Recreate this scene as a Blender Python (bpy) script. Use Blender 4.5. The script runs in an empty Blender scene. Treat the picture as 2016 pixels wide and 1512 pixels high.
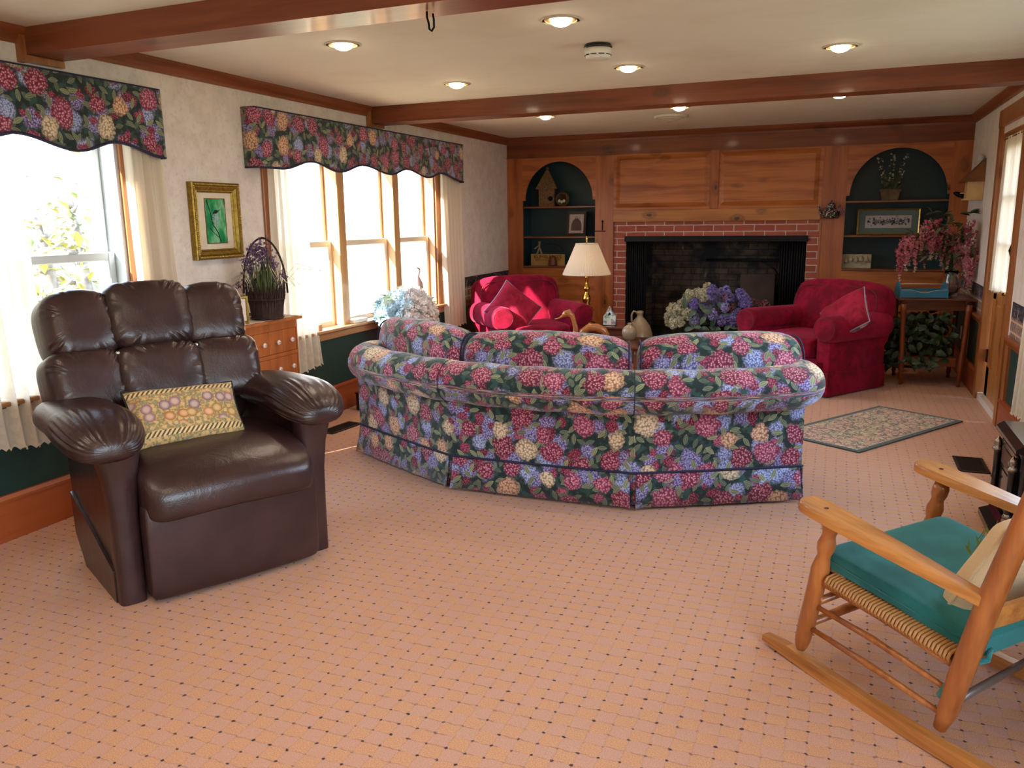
import bpy, bmesh, math, random
from mathutils import Vector, Matrix, noise
random.seed(7)
SC = bpy.context.scene
COL = SC.collection
PI = math.pi
R = math.radians

# ------------------------------------------------------------------ camera
XL, XR, D, ZC = -3.535, 1.090, 8.852, 2.323
cam_d = bpy.data.cameras.new('camera')
cam = bpy.data.objects.new('camera', cam_d); COL.objects.link(cam)
cam_d.sensor_width = 36.0; cam_d.lens = 1612.33 / 2016 * 36.0
cam_d.clip_start = 0.05; cam_d.clip_end = 300
cr = Vector((0.9302, 0.3668, -0.0124)); cu = Vector((-0.0611, 0.1881, 0.9803)); cf = Vector((-0.3619, 0.9111, -0.1974))
cam.matrix_world = Matrix(((cr.x, cu.x, -cf.x, 0), (cr.y, cu.y, -cf.y, 0), (cr.z, cu.z, -cf.z, 1.4415), (0, 0, 0, 1)))
SC.camera = cam
SC.view_settings.view_transform = 'Standard'
SC.view_settings.look = 'None'
SC.view_settings.gamma = 1
SC.view_settings.use_curve_mapping = False
SC.view_settings.exposure = 0.76

# ------------------------------------------------------------------ sky and sun
W = bpy.data.worlds.new('world'); SC.world = W; W.use_nodes = True
wt = W.node_tree; wt.nodes.clear()
wo = wt.nodes.new('ShaderNodeOutputWorld'); wb = wt.nodes.new('ShaderNodeBackground')
wc = wt.nodes.new('ShaderNodeTexCoord'); wsx = wt.nodes.new('ShaderNodeSeparateXYZ'); wr = wt.nodes.new('ShaderNodeValToRGB')
wt.links.new(wc.outputs['Generated'], wsx.inputs[0]); wt.links.new(wsx.outputs['Z'], wr.inputs[0])
wr.color_ramp.elements[0].position = 0.0; wr.color_ramp.elements[0].color = (0.82, 0.91, 1, 1)
wr.color_ramp.elements[1].position = 0.6; wr.color_ramp.elements[1].color = (0.50, 0.70, 1, 1)
wt.links.new(wr.outputs[0], wb.inputs[0]); wb.inputs[1].default_value = 7.0
wt.links.new(wb.outputs[0], wo.inputs[0])
sd = bpy.data.lights.new('sun', 'SUN'); sd.energy = 22; sd.angle = R(0.8); sd.color = (1, 0.93, 0.82)
sun = bpy.data.objects.new('sun', sd); COL.objects.link(sun)
sun.rotation_euler = Vector((0.37, 0.83, -0.52)).to_track_quat('-Z', 'Y').to_euler()

def portal(loc, rot, sx, sy):
    l = bpy.data.lights.new('window_portal', 'AREA'); l.shape = 'RECTANGLE'; l.size = sx; l.size_y = sy
    l.cycles.is_portal = True
    o = bpy.data.objects.new('window_portal', l); COL.objects.link(o); o.location = loc; o.rotation_euler = rot
portal((XL - 0.3, 2.93, 1.3), (0, R(-90), 0), 1.5, 1.1)
portal((XL - 0.3, 5.8, 1.3), (0, R(-90), 0), 1.6, 2.7)
portal((XR + 0.3, 4.28, 1.45), (0, R(90), 0), 1.4, 2.4)
portal((XR + 0.3, 0.1, 1.1), (0, R(90), 0), 2.1, 2.7)

# ------------------------------------------------------------------ material helpers
def lin(h):
    h = h.lstrip('#'); v = [int(h[i:i+2], 16) / 255 for i in (0, 2, 4)]
    return tuple([(c / 12.92 if c <= 0.04045 else ((c + 0.055) / 1.055) ** 2.4) for c in v] + [1.0])
class NT:
    def __init__(s, name):
        s.m = bpy.data.materials.new(name); s.m.use_nodes = True
        s.t = s.m.node_tree; s.t.nodes.clear(); s.out = s.n('ShaderNodeOutputMaterial')
        s._c = {}
    def n(s, k, **kw):
        x = s.t.nodes.new(k)
        for a, b in kw.items(): setattr(x, a, b)
        return x
    def put(s, sock, v):
        if v is None: return
        if isinstance(v, bpy.types.NodeSocket): s.t.links.new(v, sock)
        else:
            if isinstance(v, str): v = lin(v)
            if sock.type == 'VECTOR' and not hasattr(v, '__len__'): v = (v, v, v)
            sock.default_value = v
    def co(s, w='Object'):
        if 'tc' not in s._c: s._c['tc'] = s.n('ShaderNodeTexCoord')
        return s._c['tc'].outputs[w]
    def map(s, v, sc=(1, 1, 1), loc=(0, 0, 0), rot=(0, 0, 0)):
        x = s.n('ShaderNodeMapping'); s.put(x.inputs[0], v)
        x.inputs['Scale'].default_value = sc if hasattr(sc, '__len__') else (sc,) * 3
        x.inputs['Location'].default_value = loc; x.inputs['Rotation'].default_value = rot
        return x.outputs[0]
    def noise(s, v, scale=5, detail=3, rough=0.5, dist=0, col=False, dim='3D'):
        x = s.n('ShaderNodeTexNoise', noise_dimensions=dim); s.put(x.inputs['Vector'], v)
        x.inputs['Scale'].default_value = scale; x.inputs['Detail'].default_value = detail
        x.inputs['Roughness'].default_value = rough; x.inputs['Distortion'].default_value = dist
        return x.outputs['Color' if col else 'Fac']
    def vor(s, v, scale=5, out='Distance', rnd=1.0, feat='F1', dim='3D', metric='EUCLIDEAN'):
        x = s.n('ShaderNodeTexVoronoi', voronoi_dimensions=dim, feature=feat)
        if feat not in ('DISTANCE_TO_EDGE',): x.distance = metric
        s.put(x.inputs['Vector'], v); x.inputs['Scale'].default_value = scale
        x.inputs['Randomness'].default_value = rnd
        return x.outputs[out] if isinstance(out, str) else [x.outputs[o] for o in out]
    def math(s, op, a, b=None, c=None, clamp=False):
        x = s.n('ShaderNodeMath', operation=op, use_clamp=clamp)
        s.put(x.inputs[0], a); s.put(x.inputs[1], b)
        if c is not None: s.put(x.inputs[2], c)
        return x.outputs[0]
    def vm(s, op, a, b=None):
        x = s.n('ShaderNodeVectorMath', operation=op); s.put(x.inputs[0], a); s.put(x.inputs[1], b)
        return x.outputs[0]
    def sep(s, v):
        x = s.n('ShaderNodeSeparateXYZ'); s.put(x.inputs[0], v); return x.outputs[0], x.outputs[1], x.outputs[2]
    def com(s, a, b, c=0.0):
        x = s.n('ShaderNodeCombineXYZ'); s.put(x.inputs[0], a); s.put(x.inputs[1], b); s.put(x.inputs[2], c); return x.outputs[0]
    def mix(s, f, a, b, mode='MIX'):
        x = s.n('ShaderNodeMix', data_type='RGBA', blend_type=mode)
        s.put(x.inputs[0], f); s.put(x.inputs[6], a); s.put(x.inputs[7], b); return x.outputs[2]
    def ramp(s, f, stops, interp='LINEAR'):
        x = s.n('ShaderNodeValToRGB'); s.put(x.inputs[0], f); r = x.color_ramp; r.interpolation = interp
        while len(r.elements) < len(stops): r.elements.new(0.5)
        for e, (p, c) in zip(r.elements, stops):
            e.position = p
            e.color = lin(c) if isinstance(c, str) else ((c, c, c, 1) if not hasattr(c, '__len__') else c)
        return x.outputs[0]
    def step(s, f, a, b):   # smooth 0..1
        x = s.n('ShaderNodeMapRange', interpolation_type='SMOOTHSTEP'); s.put(x.inputs[0], f)
        x.inputs[1].default_value = a; x.inputs[2].default_value = b; return x.outputs[0]
    def bump(s, h, st=0.3, d=0.01):
        x = s.n('ShaderNodeBump'); x.inputs['Strength'].default_value = st; x.inputs['Distance'].default_value = d
        s.put(x.inputs['Height'], h); return x.outputs[0]
    def bsdf(s, color, rough=0.5, metal=0, normal=None, sheen=0, sheen_tint=None, spec=None, coat=0, trans=0, ior=None, emit=None, estr=0, sss=0, coat_rough=0.1):
        x = s.n('ShaderNodeBsdfPrincipled')
        s.put(x.inputs['Base Color'], color); s.put(x.inputs['Roughness'], rough); s.put(x.inputs['Metallic'], metal)
        if normal is not None: s.put(x.inputs['Normal'], normal)
        x.inputs['Sheen Weight'].default_value = sheen
        if sheen_tint: x.inputs['Sheen Tint'].default_value = lin(sheen_tint)
        if spec is not None: x.inputs['Specular IOR Level'].default_value = spec
        x.inputs['Coat Weight'].default_value = coat; x.inputs['Coat Roughness'].default_value = coat_rough
        x.inputs['Transmission Weight'].default_value = trans
        if ior: x.inputs['IOR'].default_value = ior
        if emit: s.put(x.inputs['Emission Color'], emit); x.inputs['Emission Strength'].default_value = estr
        return x.outputs[0]
    def done(s, sh, disp=None):
        s.t.links.new(sh, s.out.inputs[0]); return s.m

MATS = {}
def plain(name, color, rough=0.5, metal=0, var=0.06, scale=20, bump=0.0, **kw):
    if name in MATS: return MATS[name]
    N = NT(name); c = N.co()
    nz = N.noise(c, scale, 4)
    v = N.ramp(nz, [(0.3, 1 - var * 2), (0.7, 1.0)])
    cc = N.mix(1.0, color, v, 'MULTIPLY')
    nm = N.bump(nz, bump, 0.01) if bump else None
    MATS[name] = N.done(N.bsdf(cc, rough, metal, nm, **kw)); return MATS[name]

def wood(name, light, dark, axis='x', knots=True, rough=0.38, scale=1.0, knot='#2A1208', coat=0.15, grain=1.0):
    if name in MATS: return MATS[name]
    N = NT(name); c = N.co()
    i = 'xyz'.index(axis)
    a = [14 * scale] * 3; a[i] = 0.9 * scale
    warp = N.noise(c, 1.7, 2, col=True)
    v = N.vm('ADD', c, N.vm('MULTIPLY', warp, (0.10, 0.10, 0.10)))
    g1 = N.noise(N.map(v, tuple(a)), 1.0, 3, 0.55)
    b = [90 * scale] * 3; b[i] = 3.0 * scale
    g2 = N.noise(N.map(c, tuple(b)), 1.0, 2)
    blot = N.noise(c, 1.3, 2)
    f = N.math('ADD', N.math('MULTIPLY', g1, 0.75), N.math('MULTIPLY', g2, 0.25 * grain))
    f = N.math('ADD', f, N.math('MULTIPLY', N.math('SUBTRACT', blot, 0.5), 0.35))
    colr = N.ramp(f, [(0.30, dark), (0.62, light)])
    if knots:
        k = [4.2] * 3; k[i] = 2.2
        d = N.vor(N.map(N.vm('ADD', c, N.vm('MULTIPLY', N.noise(c, 9, 2, col=True), (0.03, 0.03, 0.03))), tuple(k)), 1.0, 'Distance')
        ring = N.ramp(d, [(0.045, 1.0), (0.09, 0.3), (0.13, 0.5), (0.21, 0.0)])
        colr = N.mix(N.math('MULTIPLY', ring, 0.85), colr, knot)
    nm = N.bump(g2, 0.08, 0.004)
    MATS[name] = N.done(N.bsdf(colr, rough, 0, nm, coat=coat)); return MATS[name]

def floral(name='floral_fabric', tint=None):
    """hydrangea chintz: blossoms, lilac sprays and leaves on dark green; UVs are metres"""
    if name in MATS: return MATS[name]
    N = NT(name); uv = N.co('UV')
    wob = N.vm('MULTIPLY', N.vm('SUBTRACT', N.noise(uv, 16, 2, col=True, dim='2D'), (0.5, 0.5, 0.5)), (0.042, 0.042, 0))
    wob2 = N.vm('MULTIPLY', N.vm('SUBTRACT', N.noise(uv, 60, 2, col=True, dim='2D'), (0.5, 0.5, 0.5)), (0.022, 0.022, 0))
    uw = N.vm('ADD', N.vm('ADD', uv, wob), wob2)
    base = N.mix(N.step(N.noise(uv, 24, 3, dim='2D'), 0.45, 0.65), '#1E2E2C', '#31504B')
    colr = base
    bumpv = None
    def leaves(colr, scale, off, c1, c2, a=0.42, b=0.19, rnd=0.85):
        v = N.map(uv, scale, loc=off)
        x = N.n('ShaderNodeTexVoronoi', voronoi_dimensions='2D', feature='F1')
        N.put(x.inputs['Vector'], v); x.inputs['Scale'].default_value = 1; x.inputs['Randomness'].default_value = rnd
        q = N.vm('SUBTRACT', v, x.outputs['Position'])
        cx, cy, cz = N.sep(x.outputs['Color'])
        ang = N.math('MULTIPLY', cx, 6.283)
        qx, qy, _ = N.sep(q)
        co_, si = N.math('COSINE', ang), N.math('SINE', ang)
        lx = N.math('ADD', N.math('MULTIPLY', qx, co_), N.math('MULTIPLY', qy, si))
        ly = N.math('SUBTRACT', N.math('MULTIPLY', qy, co_), N.math('MULTIPLY', qx, si))
        ex = N.math('POWER', N.math('DIVIDE', lx, a), 2.0); al = N.math('ABSOLUTE', ly)
        half = N.math('MULTIPLY', N.math('SUBTRACT', 1.0, ex), b)
        m = N.step(N.math('SUBTRACT', half, al), 0.0, 0.025)
        rib = N.step(al, 0.012, 0.03)
        edge = N.step(N.math('SUBTRACT', half, al), 0.02, 0.08)
        vein = N.math('SINE', N.math('ADD', N.math('MULTIPLY', lx, 46.0), N.math('MULTIPLY', al, -60.0)))
        shade = N.mix(N.math('MULTIPLY', edge, N.math('ADD', 0.75, N.math('MULTIPLY', vein, 0.22))), c2, c1)
        shade = N.mix(rib, c2, shade)
        shade = N.mix(N.math('MULTIPLY', cy, 0.55), shade, '#1E3B38')
        return N.mix(m, colr, shade)
    def blooms(colr, scale, off, stops, petal, r0=0.30, r1=0.46, rnd=0.75, keep=1.0, soft=0.05, hi='#F4D9DA'):
        v = N.map(uw, scale, loc=off)
        d, c = N.vor(v, 1, ('Distance', 'Color'), rnd, dim='2D')
        cx, cy, cz = N.sep(c)
        rad = N.math('ADD', r0, N.math('MULTIPLY', cy, r1 - r0))
        m = N.step(N.math('SUBTRACT', rad, d), -0.01, soft)
        if keep < 1: m = N.math('MULTIPLY', m, N.math('LESS_THAN', cz, keep))
        bc = N.ramp(cx, stops, 'CONSTANT')
        pd, pc = N.vor(N.map(uv, petal), 1, ('Distance', 'Color'), 1.0, dim='2D')
        px, py, pz = N.sep(pc)
        # petals: bright hearts, dark gaps, some florets paler
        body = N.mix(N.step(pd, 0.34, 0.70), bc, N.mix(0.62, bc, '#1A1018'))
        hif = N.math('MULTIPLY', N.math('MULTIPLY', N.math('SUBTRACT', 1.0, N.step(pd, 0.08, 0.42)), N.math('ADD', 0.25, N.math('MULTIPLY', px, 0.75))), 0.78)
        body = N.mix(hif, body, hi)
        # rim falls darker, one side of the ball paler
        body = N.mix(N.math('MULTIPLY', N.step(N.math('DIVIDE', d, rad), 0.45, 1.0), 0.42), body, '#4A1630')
        return N.mix(m, colr, body)
    colr = leaves(colr, 15, (3.1, 1.7, 0), '#536450', '#8E9578')
    lil = [(0, '#8480B8'), (0.34, '#93A0D0'), (0.6, '#8672AC'), (0.85, '#A0AEDC')]
    colr = blooms(colr, 7.4, (0.4, 5.2, 0), lil, 110, 0.32, 0.50, 0.95, hi='#DDE2F6', soft=0.16)
    colr = blooms(colr, 10.5, (7.7, 2.2, 0), [(0, '#8A2A44'), (0.3, '#A03E5C'), (0.6, '#7C2238'), (0.8, '#B45A76')], 115, 0.20, 0.38, 0.95, 0.7, hi='#D98A9C')
    colr = leaves(colr, 13, (9.3, 4.4, 0), '#6E7A58', '#A9AC86', rnd=1.0, a=0.40, b=0.17)
    colr = blooms(colr, 6.3, (2.6, 8.9, 0), [(0, '#B04A68'), (0.24, '#E0B084'), (0.42, '#A43A5A'), (0.60, '#BC5878'), (0.74, '#E2CCA4'), (0.9, '#983450')], 84, 0.28, 0.44, 0.7, 0.88, hi='#F8E0DC')
    weave = N.noise(uv, 900, 1, dim='2D')
    MATS[name] = N.done(N.bsdf(colr, 0.85, 0, N.bump(weave, 0.15, 0.002), sheen=0.28, spec=0.3)); return MATS[name]

# ------------------------------------------------------------------ mesh helpers
class MB:
    def __init__(s): s.v = []; s.f = []; s.uv = []; s.M = Matrix.Identity(4)
    def add(s, vs, fs, uvs=None):
        b = len(s.v)
        s.v += [tuple(s.M @ Vector(p)) for p in vs]
        s.f += [tuple(i + b for i in f) for f in fs]
        s.uv += list(uvs) if uvs else [(p[0] + 0.37 * p[1], p[2] + 0.21 * p[1]) for p in vs]
        return s
    def at(s, loc=(0, 0, 0), rot=(0, 0, 0), sc=(1, 1, 1)):
        from mathutils import Euler
        s.M = Matrix.Translation(loc) @ Euler(rot).to_matrix().to_4x4() @ Matrix.Diagonal((*sc, 1)); return s
    def box(s, x0, x1, y0, y1, z0, z1, bev=0.0, seg=2):
        if bev <= 0:
            vs = [(x, y, z) for x in (x0, x1) for y in (y0, y1) for z in (z0, z1)]
            return s.add(vs, [(0, 1, 3, 2), (4, 6, 7, 5), (0, 4, 5, 1), (2, 3, 7, 6), (0, 2, 6, 4), (1, 5, 7, 3)])
        bm = bmesh.new(); bmesh.ops.create_cube(bm, size=1)
        bmesh.ops.transform(bm, matrix=Matrix.Translation(((x0 + x1) / 2, (y0 + y1) / 2, (z0 + z1) / 2)) @ Matrix.Diagonal((abs(x1 - x0), abs(y1 - y0), abs(z1 - z0), 1)), verts=bm.verts)
        bmesh.ops.bevel(bm, geom=bm.edges[:], offset=min(bev, abs(x1-x0)*.45, abs(y1-y0)*.45, abs(z1-z0)*.45), segments=seg, affect='EDGES', profile=0.5)
        bm.verts.index_update()
        s.add([tuple(v.co) for v in bm.verts], [tuple(v.index for v in f.verts) for f in bm.faces]); bm.free(); return s
    def prism(s, poly, h, axis='z', at0=0.0):
        """extrude a 2D polygon along an axis between at0 and at0+h"""
        def P(a, b, c):
            return {'z': (a, b, c), 'y': (a, c, b), 'x': (c, a, b)}[axis]
        n = len(poly)
        vs = [P(a, b, at0) for a, b in poly] + [P(a, b, at0 + h) for a, b in poly]
        fs = [tuple(range(n))[::-1], tuple(range(n, 2 * n))] + [(i, (i + 1) % n, n + (i + 1) % n, n + i) for i in range(n)]
        return s.add(vs, fs)
    def lathe(s, prof, n=24, axis='z', cap=True, c=(0, 0, 0)):
        vs = []; uv = []
        for (r, z) in prof:
            for k in range(n):
                a = 2 * PI * k / n
                p = (r * math.cos(a), r * math.sin(a), z)
                if axis == 'x': p = (p[2], p[0], p[1])
                if axis == 'y': p = (p[0], p[2], p[1])
                vs.append((p[0] + c[0], p[1] + c[1], p[2] + c[2])); uv.append((a * 0.15, z))
        fs = [(i * n + k, i * n + (k + 1) % n, (i + 1) * n + (k + 1) % n, (i + 1) * n + k) for i in range(len(prof) - 1) for k in range(n)]
        if cap:
            fs.append(tuple(range(n))[::-1]); b = (len(prof) - 1) * n; fs.append(tuple(range(b, b + n)))
        return s.add(vs, fs, uv)
    def tube(s, pts, r, n=8, closed=False, flat=1.0):
        pts = [Vector(p) for p in pts]; m = len(pts)
        rr = r if hasattr(r, '__len__') else [r] * m
        vs = []; uv = []; up = None; L = 0
        for i, p in enumerate(pts):
            if closed: t = (pts[(i + 1) % m] - pts[i - 1])
            else: t = pts[min(i + 1, m - 1)] - pts[max(i - 1, 0)]
            if t.length < 1e-9: t = Vector((0, 0, 1))
            t.normalize()
            if up is None: up = Vector((0, 0, 1)) if abs(t.z) < 0.9 else Vector((1, 0, 0))
            a = t.cross(up)
            if a.length < 1e-6: a = t.orthogonal()
            a.normalize(); b = a.cross(t).normalized(); up = b
            if i: L += (p - pts[i - 1]).length
            for k in range(n):
                th = 2 * PI * k / n
                vs.append(tuple(p + a * math.cos(th) * rr[i] + b * math.sin(th) * rr[i] * flat)); uv.append((L, th * rr[i]))
        q = m if closed else m - 1
        fs = [(i * n + k, i * n + (k + 1) % n, ((i + 1) % m) * n + (k + 1) % n, ((i + 1) % m) * n + k) for i in range(q) for k in range(n)]
        if not closed: fs += [tuple(range(n))[::-1], tuple(range((m - 1) * n, m * n))]
        return s.add(vs, fs, uv)
    def sup(s, a, b, c, e1=0.6, e2=0.6, nu=32, nv=24, axis='x', disp=None, cen=(0, 0, 0), uvr=None):
        """superellipsoid; pole axis x/y/z; e small = boxy. disp(u,v,p)->scale"""
        def sg(x, e): return math.copysign(abs(x) ** e, x)
        vs = []; uv = []
        for j in range(nv + 1):
            th = -PI / 2 + PI * j / nv
            th = max(-PI / 2 + 0.02, min(PI / 2 - 0.02, th))
            for i in range(nu + 1):
                ph = 2 * PI * i / nu
                pole = sg(math.sin(th), e1); r1 = sg(math.cos(th), e1)
                p, q = r1 * sg(math.cos(ph), e2), r1 * sg(math.sin(ph), e2)
                if axis == 'x': P = Vector((a * pole, b * p, c * q))
                elif axis == 'y': P = Vector((a * p, b * pole, c * q))
                else: P = Vector((a * p, b * q, c * pole))
                if disp: P = disp(P, th, ph)
                vs.append((P.x + cen[0], P.y + cen[1], P.z + cen[2]))
                la = {'x': a, 'y': b, 'z': c}[axis]; rr = uvr or (sum((a, b, c)) - la) / 2
                uv.append((la * pole, (ph - PI) * rr))
        w = nu + 1
        fs = [(j * w + i, j * w + i + 1, (j + 1) * w + i + 1, (j + 1) * w + i) for j in range(nv) for i in range(nu)]
        fs += [tuple(range(nu))[::-1], tuple(nv * w + i for i in range(nu))]
        return s.add(vs, fs, uv)
    def grid(s, fn, nu, nv, closed_u=False):
        """fn(i/nu, j/nv) -> (pos, uv)"""
        vs = []; uv = []
        for j in range(nv + 1):
            for i in range(nu + 1):
                p, t = fn(i / nu, j / nv); vs.append(tuple(p)); uv.append(t)
        w = nu + 1
        return s.add(vs, [(j * w + i, j * w + i + 1, (j + 1) * w + i + 1, (j + 1) * w + i) for j in range(nv) for i in range(nu)], uv)
    def ball(s, c, r, n=8, sq=1.0):
        vs = []; 
        for j in range(n // 2 + 1):
            th = PI * j / (n // 2)
            for i in range(n):
                ph = 2 * PI * i / n
                vs.append((c[0] + r * math.sin(th) * math.cos(ph), c[1] + r * math.sin(th) * math.sin(ph), c[2] + r * sq * math.cos(th)))
        fs = [(j * n + i, j * n + (i + 1) % n, (j + 1) * n + (i + 1) % n, (j + 1) * n + i) for j in range(n // 2) for i in range(n)]
        return s.add(vs, fs)
    def leaf(s, base, dirv, up, L, w, bend=0.25, n=5):
        d = Vector(dirv).normalized(); u = Vector(up); side = d.cross(u)
        if side.length < 1e-4: side = d.orthogonal()
        side.normalize(); u = side.cross(d).normalized(); b = Vector(base); vs = []
        for i in range(n + 1):
            t = i / n; ww = w * math.sin(PI * min(1, t * 0.92 + 0.06)) ** 0.8 * (1 - 0.25 * t)
            c = b + d * L * t - u * bend * L * t * t
            vs += [tuple(c - side * ww / 2 + u * ww * 0.18), tuple(c), tuple(c + side * ww / 2 + u * ww * 0.18)]
        fs = []
        for i in range(n):
            k = i * 3; fs += [(k, k + 1, k + 4, k + 3), (k + 1, k + 2, k + 5, k + 4)]
        return s.add(vs, fs)
    def build(s, name, mat, parent=None, smooth=False, solid=0, sub=0, loc=None, rot=None, angle=None):
        me = bpy.data.meshes.new(name); me.from_pydata(s.v, [], s.f)
        uvl = me.uv_layers.new(name='UVMap')
        li = [0] * len(me.loops); me.loops.foreach_get('vertex_index', li)
        flat = []
        for i in li: flat += s.uv[i]
        uvl.data.foreach_set('uv', flat)
        me.materials.append(mat)
        if smooth: me.polygons.foreach_set('use_smooth', [True] * len(me.polygons))
        me.validate(); me.update()
        o = bpy.data.objects.new(name, me); COL.objects.link(o)
        if parent is not None: o.parent = parent
        if loc: o.location = loc
        if rot: o.rotation_euler = rot
        if smooth == 'auto' or angle:
            me.set_sharp_from_angle(angle=R(angle or 35))
        if solid:
            m = o.modifiers.new('solid', 'SOLIDIFY'); m.thickness = solid; m.offset = 0
        if sub:
            m = o.modifiers.new('sub', 'SUBSURF'); m.levels = sub; m.render_levels = sub
        return o

def thing(name, label, cat, loc=(0, 0, 0), rotz=0, group=None):
    o = bpy.data.objects.new(name, None); COL.objects.link(o); o.empty_display_size = 0.1
    o.location = loc; o.rotation_euler = (0, 0, rotz)
    o['label'] = label; o['category'] = cat
    if group: o['group'] = group
    return o
def tag(o, label, cat, group=None):
    o['label'] = label; o['category'] = cat
    if group: o['group'] = group
    return o
def struct(name, mb, m, parent=None, **kw):
    o = mb.build(name, m, parent, **kw); o['kind'] = 'structure'; return o
def dup(root, loc=None, rotz=None, label=None, group=None):
    def cp(o, p):
        c = o.copy(); COL.objects.link(c)
        if p is not None: c.parent = p
        for ch in o.children: cp(ch, c)
        return c
    r = cp(root, None)
    if loc is not None: r.location = loc
    if rotz is not None: r.rotation_euler = (0, 0, rotz)
    if label: r['label'] = label
    if group: r['group'] = group
    return r

# ------------------------------------------------------------------ materials
PINE_X = wood('pine_panel_x', '#C47438', '#8A421C', 'x')
PINE_Z = wood('pine_panel_z', '#B86832', '#86401C', 'z')
PINED_X = wood('pine_header_x', '#8C4B26', '#6A2F16', 'x')
PINED_Y = wood('pine_crown_y', '#92502C', '#70361C', 'y', knots=False)
BEAM_X = wood('beam_wood', '#88482A', '#632E18', 'x')
BASE_Y = wood('base_wood_y', '#A85428', '#85381A', 'y')
CASE_Z = wood('casing_wood_z', '#B0713E', '#8A4E26', 'z', knots=False)
DOOR_Z = wood('door_pine', '#BE8046', '#96592A', 'z')
SASH_Z = wood('sash_wood', '#D2A470', '#B68450', 'z', knots=False)
OAK = wood('oak', '#D6944E', '#8E5222', 'x', knots=False, rough=0.3, coat=0.4, scale=1.3)
OAKD = wood('oak_turned', '#BA7238', '#7E401A', 'z', knots=False, rough=0.3, coat=0.4)
CHERRY = wood('cherry', '#5A2018', '#34100C', 'x', knots=False, rough=0.2, coat=0.5)
CHEST = wood('chest_pine', '#C07038', '#9C5022', 'z', rough=0.45)
WALN = wood('walnut_table', '#6E3A22', '#482214', 'x', knots=False, rough=0.3, coat=0.3)
TABLEG = wood('table_leg_wood', '#8E4A26', '#6A3018', 'z', knots=False, rough=0.3)
WHITEP = plain('white_paint', '#C6CCCC', 0.45, var=0.02)
CREAMP = plain('cream_paint', '#E6D8C0', 0.5, var=0.03)
BLACKM = plain('black_iron', '#17171A', 0.45, 0.6, var=0.2)
BRASS = plain('brass', '#C9A24E', 0.22, 1.0, var=0.05)
GOLD = plain('gold_frame', '#A98A3C', 0.35, 0.85, var=0.25, scale=60, bump=0.2)
DARKF = plain('dark_frame', '#2A1712', 0.4)
GREEN = plain('green_paint', '#143A35', 0.55, var=0.08, scale=3)
GREENB = plain('niche_green_paint', '#12383C', 0.45, var=0.1, scale=3)
CHROME = plain('chrome', '#D8D8DA', 0.18, 1.0, var=0.0)
PEWTER = plain('nickel', '#B0A89C', 0.25, 1.0, var=0.05)

def mat_ceiling():
    N = NT('ceiling_plaster'); c = N.co()
    f = N.noise(c, 1.1, 4, 0.6); g = N.noise(N.map(c, (2, 9, 2)), 1.0, 4)
    colr = N.mix(N.step(f, 0.45, 0.75), '#E3DDCF', '#D8D0BE')
    colr = N.mix(N.math('MULTIPLY', N.step(g, 0.55, 0.8), 0.3), colr, '#CFC7B4')
    return N.done(N.bsdf(colr, 0.8, 0, N.bump(N.noise(c, 60, 4), 0.06, 0.01)))
def mat_wallpaper():
    N = NT('wallpaper'); c = N.co()
    f = N.noise(c, 9, 5, 0.6); g = N.noise(c, 42, 3, 0.6)
    colr = N.mix(N.step(f, 0.35, 0.7), '#EADFD5', '#DDD0C5')
    colr = N.mix(N.math('MULTIPLY', N.step(g, 0.5, 0.72), 0.45), colr, '#C9B7AB')
    return N.done(N.bsdf(colr, 0.75, 0, N.bump(g, 0.05, 0.003)))
def mat_border():
    # z runs 0.62..0.866 ; picket fence below, flower border above with tall posts
    N = NT('fence_border'); c = N.co(); x, y, z = N.sep(c)
    s_ = N.math('ADD', x, y)
    bg = N.mix(N.step(N.vor(c, 70), 0.2, 0.5), '#5B5560', '#1B1A24')
    bg = N.mix(N.math('MULTIPLY', N.step(N.noise(c, 50, 3), 0.55, 0.7), 0.8), bg, '#A89AA0')
    pk = N.math('PINGPONG', s_, 0.016); picket = N.math('LESS_THAN', pk, 0.0062)
    tip = N.math('LESS_THAN', N.math('ADD', z, N.math('MULTIPLY', pk, 1.6)), 0.772)
    fence = N.math('MULTIPLY', picket, tip)
    def rail(h): return N.math('LESS_THAN', N.math('ABSOLUTE', N.math('SUBTRACT', z, h)), 0.007)
    r = N.math('MAXIMUM', rail(0.745), rail(0.672))
    post = N.math('LESS_THAN', N.math('PINGPONG', s_, 0.115), 0.006)
    post = N.math('MULTIPLY', post, N.math('LESS_THAN', z, 0.83))
    m = N.math('MAXIMUM', N.math('MAXIMUM', fence, r), post)
    colr = N.mix(m, bg, '#C9A58A')
    colr = N.mix(N.math('GREATER_THAN', z, 0.859), colr, '#2A2230')
    return N.done(N.bsdf(colr, 0.7))
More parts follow.
